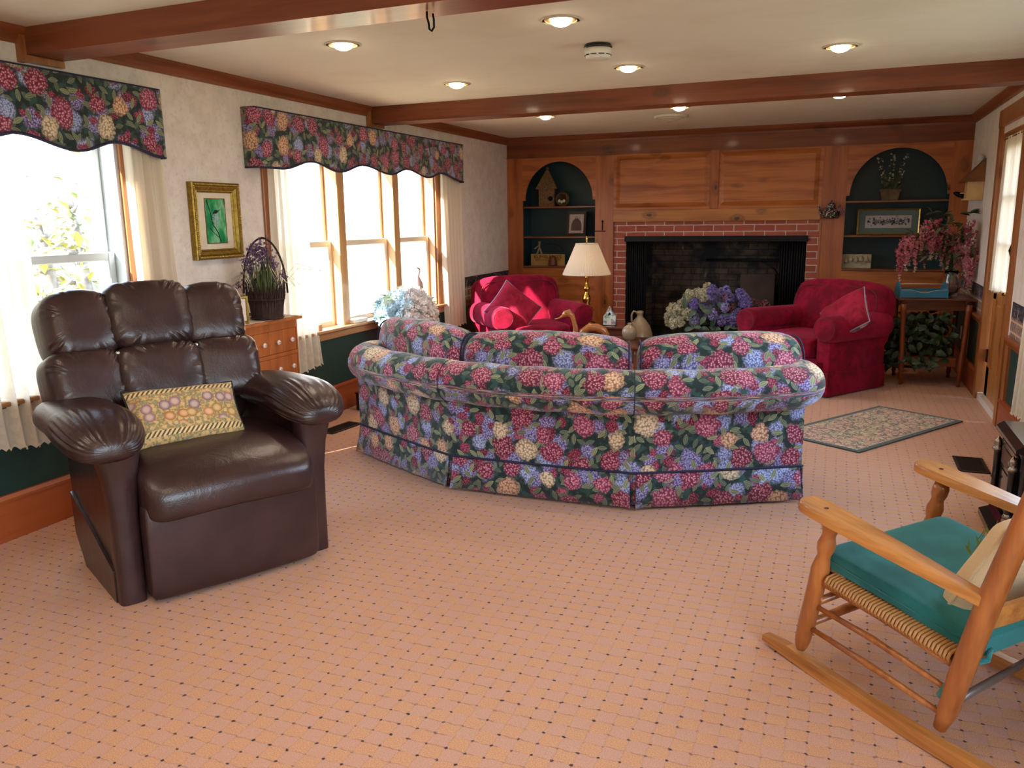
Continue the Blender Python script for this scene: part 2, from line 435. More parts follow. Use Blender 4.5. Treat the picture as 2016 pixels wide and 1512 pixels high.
def mat_carpet():
    N = NT('carpet'); c = N.co(); x, y, z = N.sep(c)
    wob = N.noise(c, 40, 2, col=True); wx, wy, _ = N.sep(wob)
    X = N.math('ADD', N.math('DIVIDE', x, 0.0585), N.math('MULTIPLY', N.math('SUBTRACT', wx, 0.5), 0.32))
    Y = N.math('ADD', N.math('DIVIDE', y, 0.0535), N.math('MULTIPLY', N.math('SUBTRACT', wy, 0.5), 0.32))
    fx = N.math('PINGPONG', X, 0.5); fy = N.math('PINGPONG', Y, 0.5)      # 0 at cell edges
    chk = N.math('MODULO', N.math('ADD', N.math('FLOOR', X), N.math('FLOOR', Y)), 2.0)
    chk = N.math('ABSOLUTE', chk)
    grain = N.noise(c, 330, 2, 0.7)
    big = N.noise(c, 0.9, 2)
    cut = N.mix(N.step(grain, 0.3, 0.7), '#B47E58', '#DCA980')
    loop = N.mix(N.step(grain, 0.25, 0.75), '#B2826A', '#D6A68C')
    colr = N.mix(N.step(chk, 0.4, 0.6), cut, loop)
    line = N.math('MULTIPLY', N.math('SUBTRACT', 1.0, N.step(fy, 0.01, 0.06)), N.math('MULTIPLY', N.step(N.noise(c, 18, 2), .35, .65), 0.55))
    linex = N.math('MULTIPLY', N.math('SUBTRACT', 1.0, N.step(fx, 0.0, 0.05)), 0.2)
    colr = N.mix(N.math('MAXIMUM', line, linex), colr, '#8A5A46')
    dd = N.math('ADD', N.math('POWER', N.math('MULTIPLY', fx, 1.0), 2.0), N.math('POWER', N.math('MULTIPLY', fy, 1.0), 2.0))
    k = N.noise(c, 12, 1); dot = N.math('MULTIPLY', N.math('SUBTRACT', 1.0, N.step(dd, 0.003, 0.012)), N.math('MULTIPLY', N.step(N.noise(c, 26, 2), 0.36, 0.50), N.step(k, 0.3, 0.5)))
    colr = N.mix(N.math('MULTIPLY', dot, 1.0), colr, '#33202A')
    colr = N.mix(N.math('MULTIPLY', N.step(big, 0.4, 0.7), 0.12), colr, '#A06A50')
    h = N.math('ADD', N.math('MULTIPLY', grain, 0.6), N.math('MULTIPLY', N.math('MINIMUM', fx, fy), 1.5))
    return N.done(N.bsdf(colr, 0.95, 0, N.bump(h, 0.35, 0.004), sheen=0.2, spec=0.1))
def mat_brick(name, c1, c2, mort, rough=0.85, soot=False):
    N = NT(name); uv = N.co('UV')
    b = N.n('ShaderNodeTexBrick'); N.put(b.inputs['Vector'], N.vm('ADD', uv, N.vm('MULTIPLY', N.noise(uv, 20, 2, col=True), (0.006, 0.006, 0))))
    b.inputs['Color1'].default_value = lin(c1); b.inputs['Color2'].default_value = lin(c2); b.inputs['Mortar'].default_value = lin(mort)
    b.inputs['Scale'].default_value = 1; b.inputs['Brick Width'].default_value = 0.205; b.inputs['Row Height'].default_value = 0.068
    b.inputs['Mortar Size'].default_value = 0.0055; b.inputs['Mortar Smooth'].default_value = 0.3; b.inputs['Bias'].default_value = 0
    f = N.noise(uv, 30, 4); colr = N.mix(N.math('MULTIPLY', N.step(f, 0.45, 0.7), 0.35), b.outputs['Color'], c2)
    if soot:
        g = N.noise(uv, 3.2, 4, 0.6); colr = N.mix(N.step(g, 0.36, 0.62), colr, '#17171A')
        w = N.noise(N.map(uv, (10, 3, 1)), 1.0, 4, 0.7); colr = N.mix(N.math('MULTIPLY', N.step(w, 0.62, 0.75), 0.5), colr, '#8A8F94')
    return N.done(N.bsdf(colr, rough, 0, N.bump(N.math('SUBTRACT', 1.0, b.outputs['Fac']), 0.6, 0.006)))
def mat_leather():
    N = NT('brown_leather'); c = N.co()
    v = N.vor(c, 260); f = N.noise(c, 5, 3)
    colr = N.mix(N.step(f, 0.35, 0.7), '#2C1A1A', '#3C2524')
    w = N.noise(N.map(c, (9, 9, 5)), 1.0, 5, 0.6, 1.2)
    h = N.math('ADD', N.math('MULTIPLY', v, 0.12), N.math('MULTIPLY', w, 1.2))
    return N.done(N.bsdf(colr, 0.30, 0, N.bump(h, 0.22, 0.012), spec=0.65))
def mat_velvet(name, c1, c2, sheen='#FF6A90'):
    N = NT(name); c = N.co()
    f = N.noise(c, 7, 4, 0.6, 0.5); g = N.noise(c, 30, 3)
    colr = N.mix(N.step(N.math('ADD', N.math('MULTIPLY', f, 0.8), N.math('MULTIPLY', g, 0.2)), 0.38, 0.62), c1, c2)
    return N.done(N.bsdf(colr, 0.75, 0, N.bump(f, 0.12, 0.01), sheen=0.3, sheen_tint=sheen, spec=0.15))
def mat_lace(name='lace', dens=0.86, tl_=0.36):
    N = NT(name); uv = N.co('UV')
    u, v, _ = N.sep(uv)
    tex = N.vor(uv, 260, dim='2D')
    flw = N.vor(N.map(uv, (22, 22, 1)), 1, dim='2D')
    low = N.math('SUBTRACT', 1.0, N.step(v, 0.02, 0.45))
    dn = N.math('MULTIPLY', N.math('SUBTRACT', 1.0, N.step(flw, 0.22, 0.42)), N.math('ADD', N.math('MULTIPLY', low, 0.35), 0.0))
    stripe = N.math('MULTIPLY', N.step(N.math('SINE', N.math('MULTIPLY', u, 90.0)), 0.3, 0.9), 0.12)
    a = N.math('ADD', dens, N.math('ADD', dn, N.math('ADD', stripe, N.math('MULTIPLY', tex, 0.15))), clamp=True)
    tr = N.n('ShaderNodeBsdfTransparent'); tl = N.n('ShaderNodeBsdfTranslucent'); df = N.n('ShaderNodeBsdfDiffuse')
    tl.inputs[0].default_value = lin('#F1E6CF'); df.inputs[0].default_value = lin('#F1E6D2')
    m1 = N.n('ShaderNodeMixShader'); m1.inputs[0].default_value = 1 - tl_
    N.t.links.new(tl.outputs[0], m1.inputs[1]); N.t.links.new(df.outputs[0], m1.inputs[2])
    m2 = N.n('ShaderNodeMixShader'); N.put(m2.inputs[0], a)
    N.t.links.new(tr.outputs[0], m2.inputs[1]); N.t.links.new(m1.outputs[0], m2.inputs[2])
    return N.done(m2.outputs[0])
def mat_glass(name='window_glass', fac=0.06):
    N = NT(name)
    tr = N.n('ShaderNodeBsdfTransparent'); gl = N.n('ShaderNodeBsdfGlossy'); gl.inputs['Roughness'].default_value = 0.02
    m = N.n('ShaderNodeMixShader'); m.inputs[0].default_value = fac
    N.t.links.new(tr.outputs[0], m.inputs[1]); N.t.links.new(gl.outputs[0], m.inputs[2])
    return N.done(m.outputs[0])
def mat_emit(name, color, st):
    N = NT(name); e = N.n('ShaderNodeEmission'); e.inputs[0].default_value = lin(color); e.inputs[1].default_value = st
    return N.done(e.outputs[0])
CEIL = mat_ceiling(); PAPER = mat_wallpaper(); BORDER = mat_border(); CARPET = mat_carpet()
BRICK = mat_brick('red_brick', '#9A4A3A', '#B2604A', '#CDBCAC')
FIREB = mat_brick('sooty_brick', '#6A5644', '#53463C', '#2E2A28', soot=True)
LEATHER = mat_leather(); VELVET = mat_velvet('red_velvet', '#66041C', '#8C082C')
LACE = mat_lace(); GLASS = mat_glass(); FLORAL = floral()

# ------------------------------------------------------------------ room shell
Y0 = -2.2
T = 0.20
struct('floor', MB().box(XL - T, XR + T, Y0 - T, D + 0.75, -0.06, 0.0), CARPET)
struct('ceiling', MB().box(XL - T, XR + T, Y0 - T, D + 0.75, ZC, ZC + 0.08), CEIL)
W1 = (2.45, 3.36, 0.62, 2.02)          # y0 y1 z0 z1 window 1 opening
W2 = (4.60, 7.00, 0.62, 2.02)
RAILZ = 0.64
def wall_with_holes(mb, axis_x, x0, x1, ya, yb, za, zb, holes):
    """wall slab x0..x1 from ya..yb, za..zb with rectangular holes (y0,y1,z0,z1)"""
    ys = [ya] + sorted([h[0] for h in holes] + [h[1] for h in holes]) + [yb]
    for i in range(len(ys) - 1):
        a, b = ys[i], ys[i + 1]
        h = [q for q in holes if abs(q[0] - a) < 1e-6]
        if h and i % 2 == 1:
            q = h[0]
            if q[2] > za: mb.box(x0, x1, a, b, za, min(q[2], zb))
            if q[3] < zb: mb.box(x0, x1, a, b, max(q[3], za), zb)
        else: mb.box(x0, x1, a, b, za, zb)
    return mb
struct('wall_left', wall_with_holes(MB(), 0, XL - T, XL, Y0, D, RAILZ - 0.02, ZC, [W1, W2]), PAPER)
struct('wall_left_wainscot', MB().box(XL - T, XL, Y0, D, 0, RAILZ - 0.02), GREEN)
DR = (6.40, 7.26, 0.0, 2.02)
WR = (3.15, 5.42, 0.78, 2.0)
PR_ = (-1.2, 1.4, 0.0, 2.1)
mbp, mbg = MB(), MB()
for (a, b, hs) in ((Y0, D, [PR_, WR, DR]),):
    wall_with_holes(mbp, 0, XR, XR + T, a, b, RAILZ - 0.02, ZC, hs)
    wall_with_holes(mbg, 0, XR, XR + T, a, b, 0, RAILZ - 0.02, [PR_, DR])
struct('wall_right', mbp, PAPER); struct('wall_right_wainscot', mbg, GREEN)
struct('wall_rear', MB().box(XL - T, XR + T, Y0 - T, Y0, 0, ZC), PAPER)
# crown mouldings
def crown_poly(): return [(0, 0), (0, -0.073), (0.012, -0.073), (0.014, -0.055), (0.03, -0.035), (0.042, -0.014), (0.046, -0.012), (0.046, 0)]
struct('trim_1', MB().prism([(XL + a, ZC + b) for a, b in crown_poly()], D - Y0, 'y', Y0), PINED_Y)
struct('trim_2', MB().prism([(XR - a, ZC + b) for a, b in crown_poly()], D - Y0, 'y', Y0), PINED_Y)
# baseboards
def base_poly(): return [(0, 0), (0.022, 0), (0.022, 0.185), (0.030, 0.188), (0.030, 0.200), (0.016, 0.215), (0, 0.215)]
struct('baseboard_left', MB().prism([(XL + a, b) for a, b in base_poly()], D - Y0, 'y', Y0), BASE_Y)
mb = MB()
for a, b in ((Y0, -1.2), (1.4, 6.25), (7.38, D)): mb.prism([(XR - x, z) for x, z in base_poly()], b - a, 'y', a)
struct('baseboard_right', mb, BASE_Y)
# fence border strip and chair rail
mb = MB()
for a, b in ((Y0, 2.30), (3.48, 4.50), (7.10, D)): mb.box(XL, XL + 0.003, a, b, RAILZ, 0.866)
for a, b in ((Y0, -1.3), (1.5, 3.05), (5.55, 6.24), (7.38, D)): mb.box(XR - 0.003, XR, a, b, RAILZ, 0.866)
struct('trim_3', mb, BORDER)
def rail_poly(): return [(0, 0.575), (0.012, 0.575), (0.014, 0.60), (0.026, 0.612), (0.026, 0.620), (0.040, 0.622), (0.043, 0.632), (0.040, 0.642), (0, 0.642)]
mb = MB()
for a, b in ((Y0, D),): mb.prism([(XL + x, z) for x, z in rail_poly()], b - a, 'y', a)
for a, b in ((Y0, -1.3), (1.5, 6.25), (7.36, D)): mb.prism([(XR - x, z) for x, z in rail_poly()], b - a, 'y', a)
struct('trim_4', mb, wood('rail_wood', '#9A552C', '#74391C', 'y', knots=False))
# stiles framing the green panels of the right wall
mb = MB()
for a, b in ((8.0, 8.09), (7.38, 7.44), (6.15, 6.25)): mb.box(XR - 0.018, XR, a, b, 0.2, 0.58)
struct('trim_5', mb, CASE_Z)

# beams
def beam(y, w, z0, skew, knot):
    mb = MB()
    vs = []
    for x, dy in ((XL, 0), (XR, skew)):
        for yy, zz in ((y, z0), (y + w, z0), (y + w, ZC + 0.01), (y, ZC + 0.01)): vs.append((x, yy + dy, zz))
    mb.add(vs, [(0, 1, 2, 3), (7, 6, 5, 4), (0, 4, 5, 1), (1, 5, 6, 2), (3, 2, 6, 7), (0, 3, 7, 4)])
    return mb
b1 = beam(2.877, 0.20, 2.207, -0.12, 0).build('ceiling_beam', BEAM_X); tag(b1, 'nearer brown timber ceiling beam at the top left of the room', 'beam', 'ceiling beams')
b2 = beam(5.885, 0.20, 2.197, -0.10, 0).build('ceiling_beam', BEAM_X); tag(b2, 'farther brown timber ceiling beam crossing before the fireplace wall', 'beam', 'ceiling beams')
mb = MB()
for yy in (2.877, 5.885):
    mb.box(XL, XL + 0.03, yy - 0.03, yy, 2.17, 2.30).box(XL, XL + 0.03, yy, yy + 0.2, 2.175, 2.205)
struct('trim_6', mb, CASE_Z)

# ------------------------------------------------------------------ windows (left wall)
def sash(mb, y0, y1, z0, z1, x, w=0.045, t=0.035):
    mb.box(x - t, x, y0, y0 + w, z0, z1, 0.004, 1).box(x - t, x, y1 - w, y1, z0, z1, 0.004, 1)
    mb.box(x - t, x, y0 + w, y1 - w, z0, z0 + w, 0.004, 1).box(x - t, x, y0 + w, y1 - w, z1 - w, z1, 0.004, 1)
def window(n, y0, y1, z0, z1, divs, mat_s, mat_j):
    w = struct('window_%d' % n, MB().box(XL - T, XL, y0, y0 + 0.02, z0, z1).box(XL - T, XL, y1 - 0.02, y1, z0, z1)
               .box(XL - T, XL, y0, y1, z1 - 0.02, z1).box(XL - T, XL, y0, y1, z0, z0 + 0.03), mat_j)
    edges = [y0 + 0.02] + [e for d in divs for e in (d - 0.045, d + 0.045)] + [y1 - 0.02]
    if divs:
        mb = MB()
        for d in divs: mb.box(XL - 0.17, XL - 0.0, d - 0.045, d + 0.045, z0, z1).box(XL - 0.10, XL + 0.012, d - 0.05, d + 0.05, z0, z1, 0.004, 1)
        struct('window_mullions', mb, SASH_Z, w)
    mbs = MB(); mg = MB()
    for a, b in zip(edges[::2], edges[1::2]):
        zm = 1.275
        sash(mbs, a, b, zm - 0.02, z1 - 0.02, XL - 0.105); sash(mbs, a, b, z0 + 0.03, zm + 0.022, XL - 0.065)
        mg.box(XL - 0.125, XL - 0.122, a + 0.03, b - 0.03, zm, z1 - 0.05); mg.box(XL - 0.085, XL - 0.082, a + 0.03, b - 0.03, z0 + 0.06, zm)
    struct('window_sashes', mbs, mat_s, w); struct('window_panes', mg, GLASS, w)
    # casing and sill
    mc = MB().box(XL, XL + 0.018, y0 - 0.09, y0, z0, z1 + 0.09, 0.003, 1).box(XL, XL + 0.018, y1, y1 + 0.09, z0, z1 + 0.09, 0.003, 1).box(XL, XL + 0.018, y0, y1, z1, z1 + 0.09)
    struct('window_casing', mc, CASE_Z, w)
    ms = MB().box(XL - 0.06, XL + 0.065, y0 - 0.1, y1 + 0.1, z0 + 0.012, z0 + 0.035, 0.006, 2).box(XL, XL + 0.03, y0 - 0.09, y1 + 0.09, 0.575, z0 + 0.012, 0.004, 1)
    struct('window_sill', ms, wood('sill_wood', '#B98A5A', '#96663A', 'y', knots=False), w)
    return w
wA = window(1, *W1, [], WHITEP, WHITEP)
wB = window(2, *W2, [5.42, 6.26], CREAMP, SASH_Z)
# white latches on the meeting rail of window 1
mb = MB()
for yy in (2.72, 3.08): mb.box(XL - 0.1, XL - 0.06, yy - 0.03, yy + 0.03, 1.297, 1.306).box(XL - 0.09, XL - 0.07, yy - 0.012, yy + 0.022, 1.306, 1.318)
struct('sash_locks', mb, plain('lock_white', '#C9CFCF', 0.4), wA)
# right wall window 3 and glazed porch door opening 4 (daylight beside the camera)
def rwindow(n, y0, y1, z0, z1, k):
    mb = MB().box(XR, XR + T, y0, y0 + 0.03, z0, z1).box(XR, XR + T, y1 - 0.03, y1, z0, z1).box(XR, XR + T, y0, y1, z1 - 0.03, z1)
    if z0 > 0.1: mb.box(XR, XR + T, y0, y1, z0, z0 + 0.03)
    w = struct('window_%d' % n, mb, WHITEP)
    mb = MB(); mg = MB(); d = (y1 - y0 - 0.06) / k
    for i in range(k):
        a = y0 + 0.03 + i * d; b = a + d; x = XR + 0.09
        mb.box(x, x + .04, a, a + .05, z0, z1).box(x, x + .04, b - .05, b, z0, z1).box(x, x + .04, a, b, z0 + 0.03, z0 + .08).box(x, x + .04, a, b, z1 - .08, z1 - 0.03)
        mg.box(x + .018, x + .021, a + .05, b - .05, z0 + .08, z1 - .08)
    struct('window_sashes', mb, WHITEP, w); struct('window_panes', mg, GLASS, w)
    mc = MB().box(XR - 0.02, XR, y0 - 0.1, y0, z0, z1 + .1).box(XR - 0.02, XR, y1, y1 + .1, z0, z1 + .1).box(XR - 0.02, XR, y0 - .1, y1 + .1, z1, z1 + .1)
    if z0 > 0.1: mc.box(XR - 0.05, XR, y0 - .12, y1 + .12, z0 - 0.03, z0)
    struct('window_casing', mc, CASE_Z, w)
rwindow(3, *WR, 3); rwindow(4, *PR_, 2)

# outdoors
GRASS = plain('dry_grass', '#8E8A66', 0.95, var=0.2, scale=2)
struct('ground_outside', MB().box(-90, XL - T - 0.02, -60, 90, -0.7, -0.6), GRASS)
struct('ground_outside_right', MB().box(XR + T + 0.02, 40, -60, 90, -0.7, -0.6), GRASS)
BARK = plain('bark', '#857C70', 0.95, var=0.3, scale=8, bump=0.4)
LEAFY = plain('autumn_leaves', '#A8A04A', 0.7, var=0.3, scale=4); LEAFG = plain('tree_leaves', '#86985A', 0.7, var=0.3, scale=4)
def out_tree(x, y, h, lm, lab, seed, dens=260):
    rnd = random.Random(seed)
    t = thing('tree', lab, 'tree', (x, y, -0.6), 0, 'trees outside the left window')
    mb = MB(); mb.tube([(0, 0, 0), (0.1, 0, h * .4), (-0.05, 0.1, h * .7), (0, 0, h)], [.16, .12, .08, .02], 8)
    tips = []
    for k in range(14):
        a = rnd.uniform(0, 6.28); z = h * rnd.uniform(.2, .9); L = h * .28 * (1.2 - z / h)
        p = (L * math.cos(a), L * math.sin(a), z + L * .5)
        mb.tube([(0, 0, z), (p[0] * .5, p[1] * .5, z + L * .15), p], [.05, .03, .01], 5); tips.append(p)
    mb.build('trunk', BARK, t, True)
    ml = MB()
    for k in range(dens):
        p = rnd.choice(tips); q = [p[i] * rnd.uniform(.4, 1.1) + rnd.gauss(0, .28) for i in range(3)]
        q[2] = p[2] + rnd.gauss(0, .4)
        ml.leaf(q, (rnd.gauss(0, 1), rnd.gauss(0, 1), rnd.gauss(0, .6)), (0, 0, 1), rnd.uniform(.10, .2), .11, .2, 2)
    ml.build('foliage', lm, t)
out_tree(-8.2, 6.6, 2.2, LEAFY, 'small yellow leaved tree outside the window behind the recliner', 1, 300)
out_tree(-11.5, 9.9, 2.6, LEAFG, 'bare grey tree with few green leaves outside behind the yellow one', 2, 200)
out_tree(-9.8, 9.4, 2.2, LEAFY, 'low pale tree seen at the right edge of the lower window pane', 3, 200)

# ------------------------------------------------------------------ fireplace wall
def arch_pts(cx, hw, zs, rise, n=28):
    return [(cx + hw * math.cos(PI * i / n), zs + rise * math.sin(PI * i / n)) for i in range(n + 1)]
BT = 0.022
# masonry backing (hidden core)
mb = MB().box(XL - T, XL, D, D + 0.75, 0, ZC).box(XR, XR + T, D, D + 0.75, 0, ZC).box(XL - T, XR + T, D + 0.62, D + 0.75, 0, ZC)
struct('wall_back', mb, GREENB)
mb = MB()
mb.box(XL, XR, D - BT, D, 2.107, ZC)                                # header board
mb.box(XL, XR, D - BT - 0.012, D - BT, 2.100, 2.112)
struct('wall_back_header', mb, PINED_X)
struct('trim_7', MB().prism([(D - BT - a, ZC + b) for a, b in crown_poly()], XR - XL, 'x', XL), PINED_X)
mb = MB().box(XL, -3.35, D - BT, D, 0, 2.107).box(-2.505, -2.30, D - BT, D, 0, 2.107).box(-0.195, 0.03, D - BT, D, 0, 2.107).box(0.93, XR, D - BT, D, 0, 2.107)
struct('wall_back_stiles', mb, PINE_Z)
def arch_board(x0, x1, cx, hw, zs, rise, zt):
    m = MB(); A = arch_pts(cx, hw, zs, rise)[::-1]      # left to right
    n = len(A)
    def strip(y):
        return [(a, y, b) for a, b in A] + [(a, y, zt) for a, b in A]
    vs = strip(D - BT) + strip(D)
    fs = []
    for i in range(n - 1):
        fs.append((i, i + 1, n + i + 1, n + i)); o = 2 * n
        fs.append((o + i + 1, o + i, o + n + i, o + n + i + 1)); fs.append((i + 1, i, o + i, o + i + 1))
    m.add(vs, fs)
    m.box(x0, cx - hw, D - BT, D, zs - 0.005, zt).box(cx + hw, x1, D - BT, D, zs - 0.005, zt)
    return m
struct('wall_back_arch_left', arch_board(-3.35, -2.505, -2.926, 0.392, 1.645, 0.41, 2.107), PINE_X)
struct('wall_back_arch_right', arch_board(0.03, 0.93, 0.485, 0.425, 1.63, 0.43, 2.107), PINE_X)
# niches: green painted recesses
for nm, x0, x1 in (('niche_left', -3.35, -2.505), ('niche_right', 0.03, 0.93)):
    m = MB().box(x0 - 0.02, x0, D, D + 0.27, 0.86, 2.12).box(x1, x1 + 0.02, D, D + 0.27, 0.86, 2.12).box(x0, x1, D + 0.25, D + 0.27, 0.86, 2.12).box(x0, x1, D, D + 0.27, 2.10, 2.12).box(x0, x1, D, D + 0.27, 0.86, 0.90)
    struct('wall_back_' + nm, m, GREENB)
    for z in (0.918, 1.245, 1.575):
        s_ = MB().box(x0, x1, D - (0.035 if z < 1 else 0.0), D + 0.25, z - 0.02, z, 0.004, 1).build('shelf', wood('shelf_wood', '#8A5434', '#66381F', 'x', knots=False))
        side = 'left' if x0 < -1 else 'right'
        nmz = {0.918: 'bottom', 1.245: 'middle', 1.575: 'top'}[z]
        tag(s_, 'brown wooden shelf board, %s one in the %s green arched niche' % (nmz, side), 'shelf', 'niche shelves')
# lower cabinet fronts below the niches
mb = MB()
for x0, x1 in ((-3.35, -2.505), (0.03, 0.93)):
    mb.box(x0, x1, D - BT, D, 0.74, 0.895).box(x0, x1, D - BT, D, 0.0, 0.12)
    mb.box(x0, x1, D - BT + 0.006, D, 0.12, 0.74)
    mb.box(x0 + 0.10, x1 - 0.10, D - BT - 0.004, D - BT + 0.008, 0.20, 0.67, 0.01, 1)
    mb.box(x0, x0 + 0.07, D - BT, D, .12, .74).box(x1 - 0.07, x1, D - BT, D, .12, .74)
struct('wall_back_lower_panels', mb, PINE_X)
struct('baseboard_back', MB().box(-3.5, -2.30, D - BT - 0.012, D - BT, 0, 0.02).box(-0.195, XR, D - BT - 0.02, D - BT, 0.0, 0.025), plain('pale_stone', '#B8B4A6', 0.6))
# chimney breast
mb = MB().box(-2.30, -0.195, D - BT, D, 1.52, 2.107)
for x0, x1 in ((-2.27, -1.29), (-1.185, -0.225)):
    a, b, c, d_ = x0, x1, 1.545, 2.085; e = 0.045
    yf, yb = D - BT - 0.001, D - BT - 0.022
    vs = [(a, yf, c), (b, yf, c), (b, yf, d_), (a, yf, d_), (a + e, yb, c + e), (b - e, yb, c + e), (b - e, yb, d_ - e), (a + e, yb, d_ - e)]
    mb.add(vs, [(0, 1, 5, 4), (1, 2, 6, 5), (2, 3, 7, 6), (3, 0, 4, 7), (4, 5, 6, 7)])
struct('wall_back_chimney_panels', mb, PINE_X)
mb = MB().box(-1.28, -1.195, D - BT - 0.014, D - BT, 1.52, 2.107, .003, 1)
struct('wall_back_centre_stile', mb, PINE_Z)
struct('trim_8', MB().box(-2.30, -0.195, D - BT - 0.03, D - BT, 1.395, 1.52, 0.004, 1), wood('mantel_wood', '#C07C3A', '#96561F', 'x'))
mb = MB().box(-2.31, -2.295, D - BT - 0.012, D - BT, 0, 1.52).box(-0.20, -0.185, D - BT - 0.012, D - BT, 0, 1.52)
struct('trim_9', mb, PINE_Z)
# brick surround
def uvbox(mb, x0, x1, y0, y1, z0, z1, ax):
    m = MB().box(x0, x1, y0, y1, z0, z1)
    if ax == 'xz': u = [(p[0], p[2]) for p in m.v]
    else: u = [(p[1], p[2]) for p in m.v]
    mb.add(m.v, m.f, u)
mb = MB()
uvbox(mb, -2.295, -2.16, D - 0.01, D + 0.1, 0, 1.395, 'xz'); uvbox(mb, -0.31, -0.20, D - 0.01, D + 0.1, 0, 1.395, 'xz'); uvbox(mb, -2.16, -0.31, D - 0.01, D + 0.1, 1.235, 1.395, 'xz')
struct('wall_back_brickwork', mb, BRICK)
mb = MB()
uvbox(mb, -2.16, -0.31, D + 0.55, D + 0.6, 0, 1.3, 'xz')
def side(x0, x1): 
    vs = [(x0, D + 0.1, 0), (x1, D + 0.56, 0), (x1, D + 0.56, 1.3), (x0, D + 0.1, 1.3)]
    mb.add(vs, [(0, 1, 2, 3)], [(0, 0), (.5, 0), (.5, 1.3), (0, 1.3)])
side(-2.16, -1.98); side(-0.31, -0.5)
mb.box(-2.16, -0.31, D + 0.1, D + 0.6, 1.29, 1.33)
struct('wall_back_firebox', mb, FIREB)
struct('floor_hearth', MB().box(-2.16, -0.31, D - 0.005, D + 0.6, 0, 0.012), FIREB)
# lintel, mesh curtains, crane, board
fs = thing('fireplace_screen', 'black iron lintel rail with mesh curtains drawn to both sides of the firebox', 'fire screen', (0, D - 0.03, 0))
MB().box(-2.17, -0.30, -0.012, 0.02, 1.185, 1.245, 0.004, 1).build('rail', BLACKM, fs)
MESHB = plain('fire_mesh', '#1B1A1C', 0.5, 0.4, var=0.3, scale=140)
for x0, x1 in ((-2.15, -1.93), (-0.56, -0.325)):
    def f(u, v, x0=x0, x1=x1): return ((x0 + (x1 - x0) * u, 0.025 + 0.012 * math.sin(u * 60) + 0.005 * math.sin(u * 23), 0.01 + v * 1.18), (u, v))
    MB().grid(f, 90, 6).build('mesh_curtain', MESHB, fs, True, solid=0.002)
fc = MB().tube([(-0.45, D + .3, 0.05), (-0.45, D + .3, 0.96), (-0.5, D + .3, 0.98), (-1.35, D + .35, 0.98)], 0.014, 8)
fc.tube([(-0.45, D + .3, 0.6), (-0.62, D + .31, 0.88), (-0.75, D + .31, 0.97)], 0.009, 6)
tag(fc.build('fireplace_crane', BLACKM, None, True), 'black iron pot crane arm inside the dark fireplace', 'fireplace crane')
tag(MB().box(-0.98, -0.62, D + 0.36, D + 0.375, 0.0125, 0.83, 0.004, 1).build('fireplace_board', plain('rusty_plate', '#5A4438', 0.7, 0.1, var=0.25, scale=6)), 'brown rusty metal plate leaning in the right of the firebox', 'metal plate')

